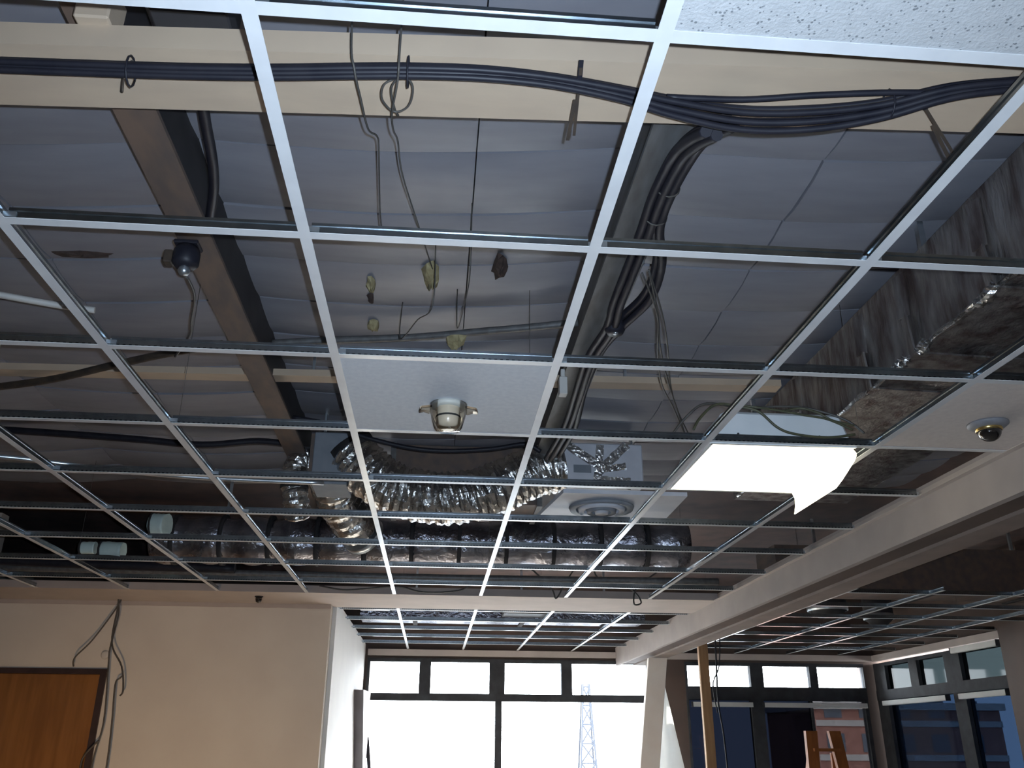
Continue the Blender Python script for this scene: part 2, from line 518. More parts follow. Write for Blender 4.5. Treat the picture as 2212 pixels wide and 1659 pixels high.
# window wall at the far end
WY = 10.0
wallw = MB().box(-4.6, 5.2, WY, WY + 0.14, 2.52, DECK + 0.06).box(2.38, 2.78, WY, WY + 0.14, 0, 2.52).box(4.84, 5.2, WY, WY + 0.14, 0, 2.52).box(
    -0.85, 5.2, WY, WY + 0.14, 0, 0.75).box(-4.6, -0.73, WY, WY + 0.14, 0, 2.52).build('wall_far', M['brown_wall'])
tag(wallw, kind='structure')
tag(MB().box(-0.73, 4.97, WY - 0.05, WY - 0.001, 2.545, 2.61).build('trim_2', M['header']), kind='structure')
RX = 4.99
tag(MB().box(RX, RX + 0.2, YB, 7.47, 0, DECK + 0.06).box(RX, RX + 0.2, 7.47, WY, 2.56, DECK + 0.06).box(RX, RX + 0.2, 7.47, WY, 0, 0.75).box(
    RX - 0.10, RX, 7.0, 7.47, 0, DECK).build('wall_right', M['brown_wall']), kind='structure')
tag(MB().box(RX - 0.05, RX - 0.001, 7.47, WY - 0.05, 2.545, 2.61).build('trim_3', M['header']), kind='structure')


def window(name, x0, x1, z_mid, tops, bots, top_mats, bot_mats, axis='y', at=WY, zt=2.49, zb=0.75, fw=0.03):
    """tops, bots: lists of (from, to) of the clear openings; frame bars fill the rest"""
    root = empty(name, (0, 0, 0), kind='structure')

    def bx(mb, a, b, z0, z1, d0=-0.03, d1=0.05):
        if axis == 'y': mb.box(a, b, at + d0, at + d1, z0, z1)
        else: mb.box(at + d0, at + d1, a, b, z0, z1)
    fr = MB()
    bx(fr, x0, x1, zt - 0.005, 2.52); bx(fr, x0, x1, z_mid[1], z_mid[0], -0.036, 0.05); bx(fr, x0, x1, zb, zb + 0.06)
    fr.build('window_frame', M['frame'], root)
    for (za, zb_, spans) in ((z_mid[0], zt - 0.005, tops), (zb + 0.06, z_mid[1], bots)):
        e = [x0] + [v for s in spans for v in s] + [x1]
        for i in range(0, len(e), 2):
            if e[i + 1] - e[i] > 0.004:
                mb = MB(); bx(mb, e[i], e[i + 1], za, zb_); mb.build('mullion', M['frame'], root)
    for spans, za, zc, ms in ((tops, z_mid[0], zt - 0.005, top_mats), (bots, zb + 0.06, z_mid[1], bot_mats)):
        for (a, b), mm in zip(spans, ms):
            mb = MB(); bx(mb, a, b, za, zc, 0.008, 0.014); mb.build('pane', M[mm], root)
    return root


window('window_1', -0.73, 2.38, (2.16, 2.085), [(-0.70, -0.166), (-0.041, 0.598), (0.765, 1.388), (1.506, 2.35)],
       [(-0.70, 0.665), (0.735, 2.35)], ['glass'] * 4, ['glass'] * 2)
window('window_2', 2.78, 4.84, (2.262, 2.12), [(2.80, 3.517), (3.666, 4.201), (4.293, 4.833)],
       [(2.80, 3.50), (3.64, 4.18), (4.20, 4.80)], ['glass'] * 3, ['blue_glass', 'blue_glass', 'dim_glass'])
window('window_3', 7.47, 9.98, (2.235, 2.13), [(7.52, 8.25), (8.52, 9.04), (9.20, 9.72)],
       [(7.52, 8.25), (8.45, 9.75)], ['smoke_glass'] * 3, ['blue_glass_b'] * 2, axis='x', at=RX)

# white head rails of the window shades
for k, (x0, x1, lab) in enumerate([(2.82, 3.50, 'white shade head rail across the narrow dark pane behind the timber stud'),
                                   (3.62, 4.80, 'white shade head rail across the wide dark pane behind the ladder')]):
    r = empty('shade_rail', ((x0 + x1) / 2, WY - 0.075, 2.07), lab, 'shade rail', 'white shade rails')
    w = x1 - x0
    MB().box(-w / 2, w / 2, -0.022, 0.022, -0.022, 0.028).build('rail', M['sheet'], r, 0.004)
    for e in (-1, 1):
        MB().box(e * w / 2 - 0.004, e * w / 2 + 0.004, -0.025, 0.025, -0.025, 0.031).build('end_cap', M['frame'], r)
        MB().box(e * (w / 2 - 0.06) - 0.015, e * (w / 2 - 0.06) + 0.015, 0.022, 0.04, -0.005, 0.02).build('bracket', M['galv'], r)
for k, (y0, y1, z, lab) in enumerate([(8.48, 9.76, 2.09, 'white shade head rail on the side wall next to the window corner'),
                                      (7.53, 8.27, 2.09, 'white shade head rail on the side wall beside the brown pillar'),
                                      (7.53, 8.27, 2.50, 'white head rail high under the ceiling beside the brown pillar')]):
    r = empty('shade_rail', (RX - 0.075, (y0 + y1) / 2, z), lab, 'shade rail', 'white shade rails')
    w = y1 - y0
    MB().box(-0.022, 0.022, -w / 2, w / 2, -0.022, 0.028).build('rail', M['sheet'], r, 0.004)
    for e in (-1, 1):
        MB().box(-0.025, 0.025, e * w / 2 - 0.004, e * w / 2 + 0.004, -0.025, 0.031).build('end_cap', M['frame'], r)
        MB().box(0.022, 0.04, e * (w / 2 - 0.06) - 0.015, e * (w / 2 - 0.06) + 0.015, -0.005, 0.02).build('bracket', M['galv'], r)

# door in the partition
dr = empty('door_1', (0, 0, 0), kind='structure')
leaf = MB().box(-3.26, -2.372, PY + 0.02, PY + 0.06, 0.01, DT - 0.037).build('leaf', M['door'], dr, 0.003)
MB().box(-3.30, -3.26, PY - 0.015, PY + WT, 0, DT).build('door_frame', M['jamb'], dr)
MB().box(-2.372, -2.328, PY - 0.015, PY + WT, 0, DT).build('door_frame', M['jamb'], dr)
MB().box(-3.26, -2.372, PY - 0.015, PY + WT, DT - 0.037, DT).build('door_frame', M['jamb'], dr)
hn = MB().tube([(-2.45, PY + 0.02, 1.02), (-2.45, PY - 0.04, 1.02), (-2.56, PY - 0.045, 1.02)], 0.010, 8, 5).build('door_handle', M['galv'], leaf)

# ================================================================== STEEL AND DECK FRAMING
def i_beam(name, xl, w, flange_m, web_m, label, y0=-1.5, y1=6.2, z=3.0, edge_m=None):
    r = empty(name, (xl + w / 2, y0, z), label, 'beam')
    L_ = y1 - y0
    MB().box(-w / 2, w / 2, 0, L_, 0, 0.012).build('lower_flange', flange_m, r)
    MB().box(-0.005, 0.005, 0, L_, 0.012, DECK - z + 0.05).build('web', web_m, r)
    MB().box(-w / 2, w / 2, 0, L_, DECK - z + 0.05, DECK - z + 0.06).build('upper_flange', web_m, r)
    return r


i_beam('steel_beam', -0.79, 0.10, M['rust'], M['darksteel'], 'brown steel I-beam with a dark web, black lamp fitting clamped to it')
i_beam('steel_beam', 0.465, 0.12, M['greysteel'], M['greysteel'], 'grey steel I-beam with thick black cables running beneath it')


def channel(name, a, b, w, h, label, m_):
    """cream channel from a to b (centre of its underside), w wide, h high, hollow above"""
    a, b = Vector(a), Vector(b); d = (b - a).normalized(); s = Vector((d.y, -d.x, 0)).normalized()
    if s.y > 0: s = -s
    r = empty(name, a, label, 'beam')
    t = 0.006

    def slab(o0, o1, z0, z1, nm):
        q = [(o0, z0), (o1, z0), (o1, z1), (o0, z1)]
        MB().hexa([s * i + Vector((0, 0, j)) for i, j in q], [(b - a) + s * i + Vector((0, 0, j)) for i, j in q]).build(nm, m_, r)
    slab(-w / 2, w / 2, 0, t, 'web'); slab(w / 2 - t, w / 2, t, h, 'flange'); slab(-w / 2, -w / 2 + t, t, h, 'flange')
    # hangers up to the deck
    n = 3
    for k in range(n):
        p = (b - a) * ((k + 0.5) / n)
        MB().box(p.x - 0.006, p.x + 0.006, p.y - 0.006, p.y + 0.006, t, DECK + 0.05 - a.z).build('hanger_rod', M['galv'], r)
    return r


channel('cream_channel', (-2.6, 1.50, 2.85), (1.45, 1.302, 2.85), 0.172, 0.052, 'wide cream painted channel carrying the sagging black cable bundle', M['cream'])
channel('cream_channel', (-2.6, 3.60, 3.10), (1.46, 3.43, 3.10), 0.075, 0.03, 'slim cream channel crossing above the smoke detector tile', M['cream'])

# small blocks and wood packers above the near cream channel, at the left
tag(MB().box(-0.72, -0.655, 1.30, 1.37, 2.902, 2.99).build('packing_block', M['cream'], bevel=0.004), 'cream packing block standing on top of the wide cream channel', 'block')
tag(MB().box(-0.575, -0.43, 1.27, 1.36, 2.902, 2.985).build('junction_box', M['darksteel'], bevel=0.004), 'black junction box on top of the wide cream channel', 'junction box')

# ================================================================== SUSPENDED GRID
FL, TH, WEB = 0.024, 0.0015, 0.030


def tee_mesh(name, L_, along):
    mb = MB()

    def bx(a0, a1, s0, s1, z0, z1, mi):
        if along == 'y': mb.box(s0, s1, a0, a1, z0, z1, mi)
        else: mb.box(a0, a1, s0, s1, z0, z1, mi)
    bx(0, L_, -FL / 2, FL / 2, 0, TH, 0)
    bx(0, L_, -0.001, 0.001, TH, WEB - 0.007, 1)
    bx(0, L_, -0.0035, 0.0035, WEB - 0.007, WEB, 1)
    if along == 'x':     # bent end clips
        bx(-0.010, 0.016, -0.004, -0.001, 0.008, 0.020, 2); bx(L_ - 0.016, L_ + 0.010, 0.001, 0.004, 0.008, 0.020, 2)
    return mb.mesh(name, [M['tee'], M['web'], M['galv']])


def grid(label, xs, ys, y_start, y_end, x_start=None, x_end=None, skip=()):
    r = empty('ceiling_grid', (xs[0], ys[0], GZ), label, 'ceiling grid')
    mm = tee_mesh('main_tee', y_end - y_start, 'y')
    for x in xs:
        put('main_tee', mm, r, (x - xs[0], y_start - ys[0], 0))
    cm = tee_mesh('cross_tee', CELL - FL, 'x')
    segs = [(x + FL / 2, CELL - FL, cm) for x in xs[:-1]]
    if x_start is not None and xs[0] - x_start > 0.05:
        L_ = xs[0] - x_start - FL / 2; segs.insert(0, (x_start, L_, tee_mesh('cross_tee', L_, 'x')))
    if x_end is not None and x_end - xs[-1] > 0.05:
        L_ = x_end - xs[-1] - FL / 2; segs.append((xs[-1] + FL / 2, L_, tee_mesh('cross_tee', L_, 'x')))
    for j, y in enumerate(ys):
        for (x, L_, me) in segs:
            if (round(x, 2), j) in skip: continue
            put('cross_tee', me, r, (x - xs[0], y - ys[0], 0))
    # support wires up to the deck
    for i, x in enumerate(xs[::2]):
        for y in ys[1::4]:
            MB().tube([(x - xs[0], y - ys[0] + 0.1, WEB - 0.004), (x - xs[0], y - ys[0] + 0.1, DECK - GZ + 0.03)], 0.0010, 5, raw=True).build('hanger_wire', M['wire'], r)
    return r


gx = lambda i: X0 + CELL * i
gy = lambda j: Y0 + CELL * j
grid('white tee grid with empty cells above the whole near room', [gx(i) for i in range(-4, 5)], [gy(j) for j in range(-2, 9)], -0.4, 6.19, -4.4, 1.97)
grid('white tee grid in the bright bay between the plaster soffit and clear windows', [gx(i) for i in range(1, 5)], [gy(j) for j in range(10, 15)], 6.88, 9.96, -0.75, 1.99)
grid('tee grid over the dark side room by the dark blue windows', [2.75 + CELL * i for i in range(4)], [gy(j) for j in range(8, 15)], 5.6, 9.94, 2.36, 4.93)


# ------------------------------------------------------------------ tiles
def tile(i, j, label, m_, x1=None):
    xa, ya = gx(i) + 0.006, gy(j) + 0.006
    w = (x1 - xa) if x1 else CELL - 0.012
    r = MB().box(-w / 2, w / 2, -0.294, 0.294, 0, 0.014).build('ceiling_tile', m_, None, 0.002, (xa + w / 2, ya + 0.294, GZ + TH + 0.0005))
    return tag(r, label, 'ceiling tile')


tile(2, -1, 'white speckled acoustic ceiling tile, the only fissured one left in the grid', M['acoustic'])
tile(1, 2, 'plain pale ceiling tile that carries the smoke detector', M['tile'])
tile(4, 2, 'beige ceiling tile next to the long header, with the dome camera', M['tile_warm'], 1.992)

# ------------------------------------------------------------------ smoke detector with clear cover
sd = empty('smoke_detector', (0.012, 2.50, GZ + TH), 'round smoke detector under a clear cover on the plain pale tile', 'smoke detector')
MB().lathe([(0.0, 0), (0.052, 0), (0.052, -0.010), (0.045, -0.014), (0.0, -0.014)]).build('base', M['housing'], sd)
MB().lathe([(0.036, -0.014), (0.036, -0.045), (0.033, -0.050), (0.0, -0.050)]).build('body', M['detector'], sd)
sh_ = MB().lathe([(0.037, -0.046), (0.037, -0.066), (0.030, -0.076), (0.0, -0.078)]).build('sensing_head', M['detector'], sd)
MB().lathe([(0.0375, -0.040), (0.0385, -0.043), (0.0375, -0.046)]).build('trim_ring', M['frame'], sd)
MB().lathe([(0.058, -0.002), (0.056, -0.025), (0.050, -0.050), (0.043, -0.075), (0.036, -0.085), (0.0, -0.087)]).build('clear_cover', M['clear'], sd)
for s in (-1, 1):
    MB().prism([(0.050 * s, -0.006), (0.085 * s, -0.012), (0.092 * s, -0.028), (0.075 * s, -0.024), (0.056 * s, -0.030)], 'y', -0.014, 0.014).build('ear', M['clear'], sd, 0.003)
MB().lathe([(0.0, -0.0785), (0.004, -0.0785), (0.004, -0.081), (0.0, -0.082)], (0.005, -0.012, 0), 10).build('indicator', M['housing'], sh_)

# ------------------------------------------------------------------ dome camera
dc = empty('dome_camera', (1.745, 2.50, GZ + TH), 'black dome security camera under the beige tile', 'camera')
cp_ = MB().lathe([(0.0, 0), (0.062, 0), (0.062, -0.006), (0.052, -0.014), (0.040, -0.018), (0.0, -0.018)]).build('base_plate', M['camplate'], dc)
MB().lathe([(0.040, -0.016), (0.041, -0.024), (0.037, -0.027)]).build('ring', M['brass'], cp_)
MB().lathe([(0.036 * math.cos(a), -0.026 - 0.034 * math.sin(a)) for a in [k * math.pi / 16 for k in range(9)]]).build('dome', M['dome'], dc)

# ------------------------------------------------------------------ the lit light fitting
lt = empty('troffer_light', (1.175, 3.065, GZ), 'lit recessed light fitting with its bright lens panel hanging down at one side', 'ceiling light')
hx0, hx1, hy0, hy1 = -0.255, 0.252, -0.295, 0.290
MB().hexa([(hx0, hy0, 0.006), (hx1, hy0, 0.006), (hx1, hy1, 0.006), (hx0, hy1, 0.006)],
          [(hx0 + 0.05, hy0 + 0.012, 0.125), (hx1 - 0.03, hy0 + 0.012, 0.125), (hx1 - 0.03, hy1 - 0.02, 0.125), (hx0 + 0.05, hy1 - 0.02, 0.125)]).build('housing', M['housing'], lt, 0.012)
MB().box(hx0 - 0.004, hx1 + 0.004, hy0 - 0.006, hy0 + 0.006, -0.004, 0.006).box(hx0 - 0.004, hx1 + 0.004, hy1 - 0.006, hy1 + 0.006, -0.004, 0.006).box(
    hx0 - 0.008, hx0 + 0.004, hy0, hy1, -0.004, 0.006).build('rim', M['housing'], lt)
MB().box(hx0 + 0.005, hx1, hy0 + 0.007, hy1 - 0.007, -0.003, 0.005).build('lens', M['lens'], lt)
mb = MB()
ny = 10
lo, hi = [], []
prof = [(0.000, -0.002), (0.010, -0.030), (0.008, -0.060), (0.000, -0.094)]
vs = []
for k in range(ny + 1):
    y = hy0 + 0.02 + (hy1 - hy0 - 0.026) * k / ny
    fade = min(1.0, 0.45 + k * 0.2)
    for (dx, dz) in prof:
        vs.append((hx1 + dx, y, dz * fade))
fs = []
for k in range(ny):
    for q in range(3):
        a = k * 4 + q
        fs.append((a, a + 1, a + 5, a + 4))
mb.add(vs, fs, 0, True)
vs2 = [(x + 0.003, y, z) for x, y, z in vs]
mb.add(vs2, [tuple(reversed(f)) for f in fs], 0, True)
mb.build('hanging_lens', M['lens'], lt)
for x in (-0.16, 0.13):
    MB().lathe([(0.0, 0), (0.004, 0), (0.004, 0.003), (0.0, 0.003)], (0, 0, 0), 8).build('screw', M['frame'], lt).matrix_local = Matrix.Translation((x, hy0 + 0.001, 0.035)) @ Matrix.Rotation(math.pi / 2, 4, 'X')
mb = MB().box(hx0 + 0.12, hx0 + 0.20, -0.05, 0.05, 0.125, 0.155).build('wiring_box', M['galv'], lt, 0.003)


def cable(name, pts, r, m_, label, cat='cable', group=None, seg=7, n=6):
    o = MB()
    c = Vector(pts[0])
    o.tube([Vector(p) - c for p in pts], r, seg, n)
    ob = o.build(name, m_, None, 0, c)
    return tag(ob, label, cat, group)


cable('flex_cable', [(0.847, 2.735, 2.645), (0.877, 2.74, 2.692), (0.938, 2.745, 2.745), (1.019, 2.745, 2.74), (1.083, 2.735, 2.72), (1.142, 2.73, 2.662), (1.204, 2.73, 2.640), (1.318, 2.735, 2.634), (1.419, 2.74, 2.65)], 0.0045, M['olive'],
      'dark flex looping over the light fitting and sagging lowest across its face')
cable('flex_cable', [(1.02, 2.76, 2.752), (1.084, 2.735, 2.735), (1.149, 2.74, 2.730), (1.247, 2.738, 2.714), (1.328, 2.735, 2.70), (1.414, 2.74, 2.666)], 0.004, M['olive'],
      'dark flex drawn tight across the upper edge of the light fitting')
cable('flex_cable', [(1.20, 2.79, 2.748), (1.241, 2.745, 2.742), (1.298, 2.74, 2.725), (1.344, 2.735, 2.697), (1.421, 2.74, 2.683)], 0.004, M['olive'],
      'short dark flex dropping over the corner of the light fitting near the duct')
cable('flex_cable', [(0.80, 2.86, 2.66), (0.85, 2.80, 2.72), (0.92, 2.79, 2.765), (1.053, 2.80, 2.757), (1.186, 2.79, 2.764), (1.285, 2.78, 2.756), (1.395, 2.75, 2.708), (1.454, 2.74, 2.655)], 0.0045, M['wire'],
      'dark flex lying along the top of the light fitting')

# ================================================================== CABLES
bun = [(-1.6, 1.385, 2.815), (-0.942, 1.341, 2.81), (-0.713, 1.325, 2.805), (-0.501, 1.31, 2.8), (-0.331, 1.297, 2.8), (-0.194, 1.282, 2.8), (-0.075, 1.271, 2.8), (0.053, 1.266, 2.8),
       (0.184, 1.274, 2.8), (0.319, 1.291, 2.795), (0.413, 1.308, 2.79), (0.554, 1.322, 2.785), (0.689, 1.309, 2.785), (0.815, 1.28, 2.79), (0.929, 1.235, 2.8), (1.035, 1.213, 2.805), (1.137, 1.201, 2.81), (1.44, 1.19, 2.815)]
cb = empty('cable_bundle', bun[0], 'thick bundle of black cables sagging under the wide cream channel', 'cables')
b0 = Vector(bun[0])
offs = [(0.000, 0.007), (0.000, -0.007), (0.008, 0.001), (-0.006, -0.002), (0.003, -0.013)]
for k, (oy, oz) in enumerate(offs):
    pts = []
    for i, p in enumerate(bun):
        t = i / (len(bun) - 1)
        spread = 1.0 + max(0.0, 1.5 - 0.5 * abs(i - 11.5))
        tw = 0.5 * math.sin(i * 0.9 + k)
        pts.append(Vector(p) - b0 + Vector((0, oy * spread + 0.003 * tw, oz * spread + 0.002 * tw)))
    MB().tube(pts, 0.0068, 8, 5).build('cable', M['cable'], cb)
pts = [(0.40, 1.296, 2.795), (0.547, 1.292, 2.797), (0.677, 1.272, 2.80), (0.805, 1.253, 2.80), (0.90, 1.243, 2.80), (1.0, 1.225, 2.803)]
MB().tube([Vector(p) - b0 for p in pts], 0.006, 8, 5).build('loose_cable', M['cable'], cb)
for x, y in ((-0.09, 1.272), (0.83, 1.276), (-0.60, 1.317)):
    MB().tube([Vector((x, y + 0.024 * math.cos(a), 2.794 + 0.030 * math.sin(a))) - b0 for a in [k * math.pi / 6 for k in range(13)]], 0.002, 5, 1, raw=True).build('cable_tie', M['cable'], cb)
for k, (a, b, lab) in enumerate([((0.226, 1.240, 2.80), (0.237, 1.40, 2.775), 'pair of brown strap ends hanging from the cable bundle in the middle cell'),
                                 ((0.885, 1.262, 2.80), (1.020, 1.386, 2.775), 'pair of brown strap ends slanting from the cable bundle towards the foil duct')]):
    r = empty('strap_end', a, lab, 'strap')
    d = Vector(b) - Vector(a); s = Vector((d.y, -d.x, 0)).normalized() * 0.012
    MB().bar((0, 0, 0), d, 0.006, 0.0015).build('strap', M['tie'], r)
    MB().bar(d * 0.45 - s * 0.4, d * 1.08 - s, 0.007, 0.0015).build('strap', M['tie'], r)
    MB().bar((-0.001, -0.012, 0.006), d * 0.18, 0.009, 0.004).build('buckle', M['cable'], r)

cable('hanger_strap', [(-0.60, 1.315, 2.815), (-0.64, 1.38, 2.84), (-0.665, 1.44, 2.848)], 0.0035, M['tie'], 'short strap from the cable bundle to the underside edge of the cream channel', 'strap')

rb1 = [(0.547, 1.38, 2.815), (0.547, 1.49, 2.88), (0.549, 1.613, 2.94), (0.541, 1.798, 2.955), (0.547, 1.969, 2.95), (0.594, 2.136, 2.94), (0.605, 2.331, 2.93), (0.558, 2.528, 2.93), (0.528, 2.751, 2.94), (0.533, 3.146, 2.95), (0.561, 3.582, 2.95), (0.55, 4.0, 2.96)]
rb2 = [(0.523, 1.40, 2.815), (0.523, 1.512, 2.88), (0.526, 1.649, 2.94), (0.523, 1.82, 2.955), (0.528, 1.97, 2.955), (0.528, 2.142, 2.945), (0.526, 2.369, 2.935), (0.535, 2.531, 2.93), (0.517, 2.833, 2.945), (0.531, 3.195, 2.955), (0.541, 3.584, 2.955), (0.52, 4.05, 2.96)]
r0 = Vector(rb1[0])
rb = empty('cable_bundle', r0, 'black cables looping apart and together below the grey beam', 'cables')
for path, offs_ in ((rb1, [(0.0, 0.012), (0.014, -0.010)]), (rb2, [(0.0, 0.008), (-0.014, -0.010), (0.008, -0.018)])):
    for (ox, oz) in offs_:
        MB().tube([Vector(p) - r0 + Vector((ox, 0, oz)) for p in path], 0.0125, 8, 5).build('cable', M['cable'], rb)
cc_ = MB().lathe([(0, -0.03), (0.026, -0.03), (0.034, -0.015), (0.034, 0.012), (0.02, 0.022), (0, 0.022)], Vector((0.547, 2.53, 2.925)) - r0, 18).build('cable_clamp', M['cable'], rb)
MB().lathe([(0.0, -0.034), (0.009, -0.034), (0.009, -0.029), (0, -0.029)], Vector((0.547, 2.525, 2.925)) - r0, 12).build('clamp_bolt', M['galv'], cc_)
MB().lathe([(0.0, -0.02), (0.010, -0.02), (0.010, -0.012), (0, -0.012)], Vector((0.548, 2.14, 2.95)) - r0, 12).build('clamp_bolt', M['galv'], rb)
for i, (x, y) in enumerate(((0.541, 1.80), (0.541, 1.93))):
    MB().tube([Vector((x + 0.030 * math.cos(a), y, 2.95 + 0.026 * math.sin(a))) - r0 for a in [k * math.pi / 6 for k in range(13)]], 0.0022, 5, 1, raw=True).build('cable_tie', M['wire'], rb)

th = [(0.574, 2.185, 2.93), (0.65, 2.358, 2.88), (0.707, 2.559, 2.86), (0.791, 2.831, 2.85), (0.884, 3.054, 2.84), (1.0, 3.3, 2.80)]
tw = empty('thin_wires', th[0], 'group of thin dark wires curving down beside the grey beam to the light', 'wires')
for k in range(3):
    MB().tube([Vector(p) - Vector(th[0]) + Vector((0.012 * (k - 1) + 0.008 * math.sin(i * 1.7 + k * 2), 0.006 * math.cos(i + k), 0.004 * k)) for i, p in enumerate(th)], 0.0028, 6, 5).build('wire', M['wire'], tw)

cable('black_cable', [(-0.615, 1.50, 3.05), (-0.601, 1.693, 3.05), (-0.609, 1.785, 3.05), (-0.624, 1.915, 3.05), (-0.647, 2.038, 3.05), (-0.687, 2.176, 3.05), (-0.722, 2.30, 3.05), (-0.726, 2.55, 3.05), (-0.726, 3.2, 3.05), (-0.728, 4.1, 3.05)], 0.014, M['cable'],
      'single thick black cable bowing out from the dark web of the brown beam')
cable('conduit', [(-2.46, 3.87, 3.07), (-2.053, 3.697, 3.07), (-1.92, 3.657, 3.07), (-1.643, 3.542, 3.07), (-1.362, 3.378, 3.07), (-1.081, 3.222, 3.07), (-0.86, 3.12, 3.07)], 0.016, M['tie'],
      'dark brown conduit curving behind the brown beam under the deck', 'conduit')
cable('conduit', [(-0.70, 3.245, 3.14), (-0.456, 3.216, 3.15), (-0.122, 3.154, 3.15), (0.151, 3.073, 3.15), (0.30, 3.03, 3.15), (0.50, 2.965, 3.15)], 0.015, M['greysteel'],
      'grey conduit running between the brown beam and the grey beam', 'conduit')
cable('white_pipe', [(-1.75, 2.44, 2.94), (-1.478, 2.522, 2.945), (-1.408, 2.551, 2.95), (-1.247, 2.608, 2.95), (-1.146, 2.631, 2.95)], 0.011, M['pvc'],
      'short open-ended white plastic pipe above the grid', 'pipe')
cable('metal_rod', [(-1.9, 3.29, 2.66), (-1.736, 3.347, 2.665), (-1.588, 3.407, 2.67), (-1.323, 3.514, 2.67), (-0.994, 3.597, 2.672), (-0.50, 3.635, 2.675)], 0.010, M['galv'],
      'long pale metal rod lying slantwise on top of the grid', 'rod')

# black clamp lamp fitting on the brown beam
lf = empty('lamp_fitting', (-0.765, 2.27, 3.0), 'black socket fitting with a shiny knob clamped under the brown beam', 'lamp fitting')
MB().box(-0.035, 0.035, -0.03, 0.03, -0.012, -0.0005).build('clamp', M['cable'], lf, 0.003)
sk_ = MB().lathe([(0.0, -0.012), (0.030, -0.012), (0.038, -0.030), (0.038, -0.065), (0.026, -0.080), (0.0, -0.080)], (0, 0, 0), 20).build('socket', M['cable'], lf)
MB().lathe([(0.014, -0.079), (0.018, -0.090), (0.012, -0.102), (0.0, -0.105)], (0, 0, 0), 14).build('knob', M['galv'], sk_)
MB().box(-0.060, -0.036, -0.018, 0.018, -0.07, -0.03).build('side_box', M['tie'], lf, 0.003)
cable('dangling_wire', [(-0.762, 2.30, 2.905), (-0.776, 2.433, 2.915), (-0.82, 2.58, 2.90), (-0.842, 2.66, 2.89), (-0.924, 2.80, 2.87)], 0.004, M['wire'], 'thin wire trailing from the black socket fitting', 'wire')

# thin wires seen through the middle cells
for pts, r, lab in [
    ([(-0.205, 1.245, 3.19), (-0.195, 1.245, 2.85), (-0.185, 1.255, 2.775), (-0.178, 1.32, 2.765), (-0.175, 1.45, 2.80), (-0.172, 1.60, 2.90), (-0.179, 1.723, 2.95), (-0.193, 2.07, 2.97), (-0.20, 2.5, 3.18)], 0.0022, 'thin wire hanging straight beside the wire loop of the middle cell'),
    ([(-0.105, 1.24, 3.18), (-0.105, 1.235, 2.83), (-0.107, 1.262, 2.765), (-0.122, 1.36, 2.77), (-0.126, 1.47, 2.815), (-0.126, 1.60, 2.89), (-0.125, 1.81, 2.95), (-0.095, 2.193, 3.05), (-0.06, 2.7, 3.20)], 0.0022, 'thin wire slanting from the wire loop up to the yellow scrap'),
    ([(0.060, 2.25, 3.18), (0.062, 2.30, 3.0), (0.056, 2.40, 2.95), (0.033, 2.651, 2.95), (0.03, 2.80, 3.18)], 0.002, 'thin kinked wire hanging beside the dark tear in the sheet'),
    ([(-0.05, 2.45, 3.19), (-0.05, 2.50, 2.96), (-0.10, 2.60, 2.95), (-0.162, 2.746, 2.95), (-0.17, 2.9, 3.17)], 0.002, 'thin slack wire hanging under the yellow scrap')]:
    cable('thin_wire', pts, r, M['wire'], lab, 'wire', seg=5)
lp = [(-0.110, 1.285, 2.79), (-0.135, 1.30, 2.785), (-0.140, 1.335, 2.78), (-0.118, 1.365, 2.778), (-0.090, 1.345, 2.778), (-0.082, 1.30, 2.785), (-0.10, 1.28, 2.79), (-0.122, 1.31, 2.788), (-0.118, 1.36, 2.782), (-0.112, 1.39, 2.79)]
cable('wire_loop', lp, 0.0022, M['wire'], 'small curled wire loop tied below the cable bundle', 'wire', seg=5)


# torn scraps on the insulation
def scrap(name, c, sx, sy_, sz, m_, label, cat='scrap', n=9):
    mb = MB(); rings = []
    for k, (rr, z) in enumerate(((1.0, 0.0), (0.8, -0.5), (0.25, -1.0))):
        ring = []
        for a in range(n):
            t = 2 * math.pi * a / n
            w = rr * (0.65 + 0.5 * random.random())
            ring.append((sx * w * math.cos(t), sy_ * w * math.sin(t), sz * z * (0.7 + 0.5 * random.random())))
        rings += ring
    fs = [(k * n + a, k * n + (a + 1) % n, (k + 1) * n + (a + 1) % n, (k + 1) * n + a) for k in range(2) for a in range(n)]
    fs.append(tuple(2 * n + a for a in range(n))); fs.append(tuple(reversed(range(n))))
    mb.add(rings, fs)
    return tag(mb.build(name, m_, None, 0, c), label, cat)


scrap('torn_scrap', (-1.287, 2.733, 3.225), 0.14, 0.035, 0.02, M['scrap_d'], 'ragged dark tear patch on the sheet beside the brown beam')
scrap('foam_scrap', (-0.066, 2.76, 3.215), 0.035, 0.09, 0.05, M['scrap_y'], 'yellow foam scrap stuck high in the middle of the sheet')
scrap('torn_scrap', (0.177, 2.68, 3.215), 0.028, 0.10, 0.03, M['scrap_d'], 'long dark drop-shaped scrap beside the yellow foam scrap')
scrap('torn_scrap', (-0.10, 2.50, 3.212), 0.13, 0.022, 0.012, M['scrap_d'], 'dark ragged strip along a sheet seam above the yellow foam scrap')
scrap('foam_scrap', (-0.285, 2.85, 3.215), 0.022, 0.06, 0.03, M['scrap_y'], 'narrow yellowish scrap on the sheet near the brown beam side')
scrap('torn_scrap', (-0.295, 2.96, 3.215), 0.014, 0.045, 0.02, M['scrap_d'], 'small black scrap just below the narrow yellowish scrap')
scrap('foam_scrap', (-0.300, 3.19, 3.215), 0.026, 0.05, 0.03, M['scrap_y'], 'small yellow scrap above the grey conduit')
scrap('foam_scrap', (0.035, 3.12, 3.135), 0.05, 0.045, 0.045, M['scrap_y'], 'olive foam lump stuck on the grey conduit')
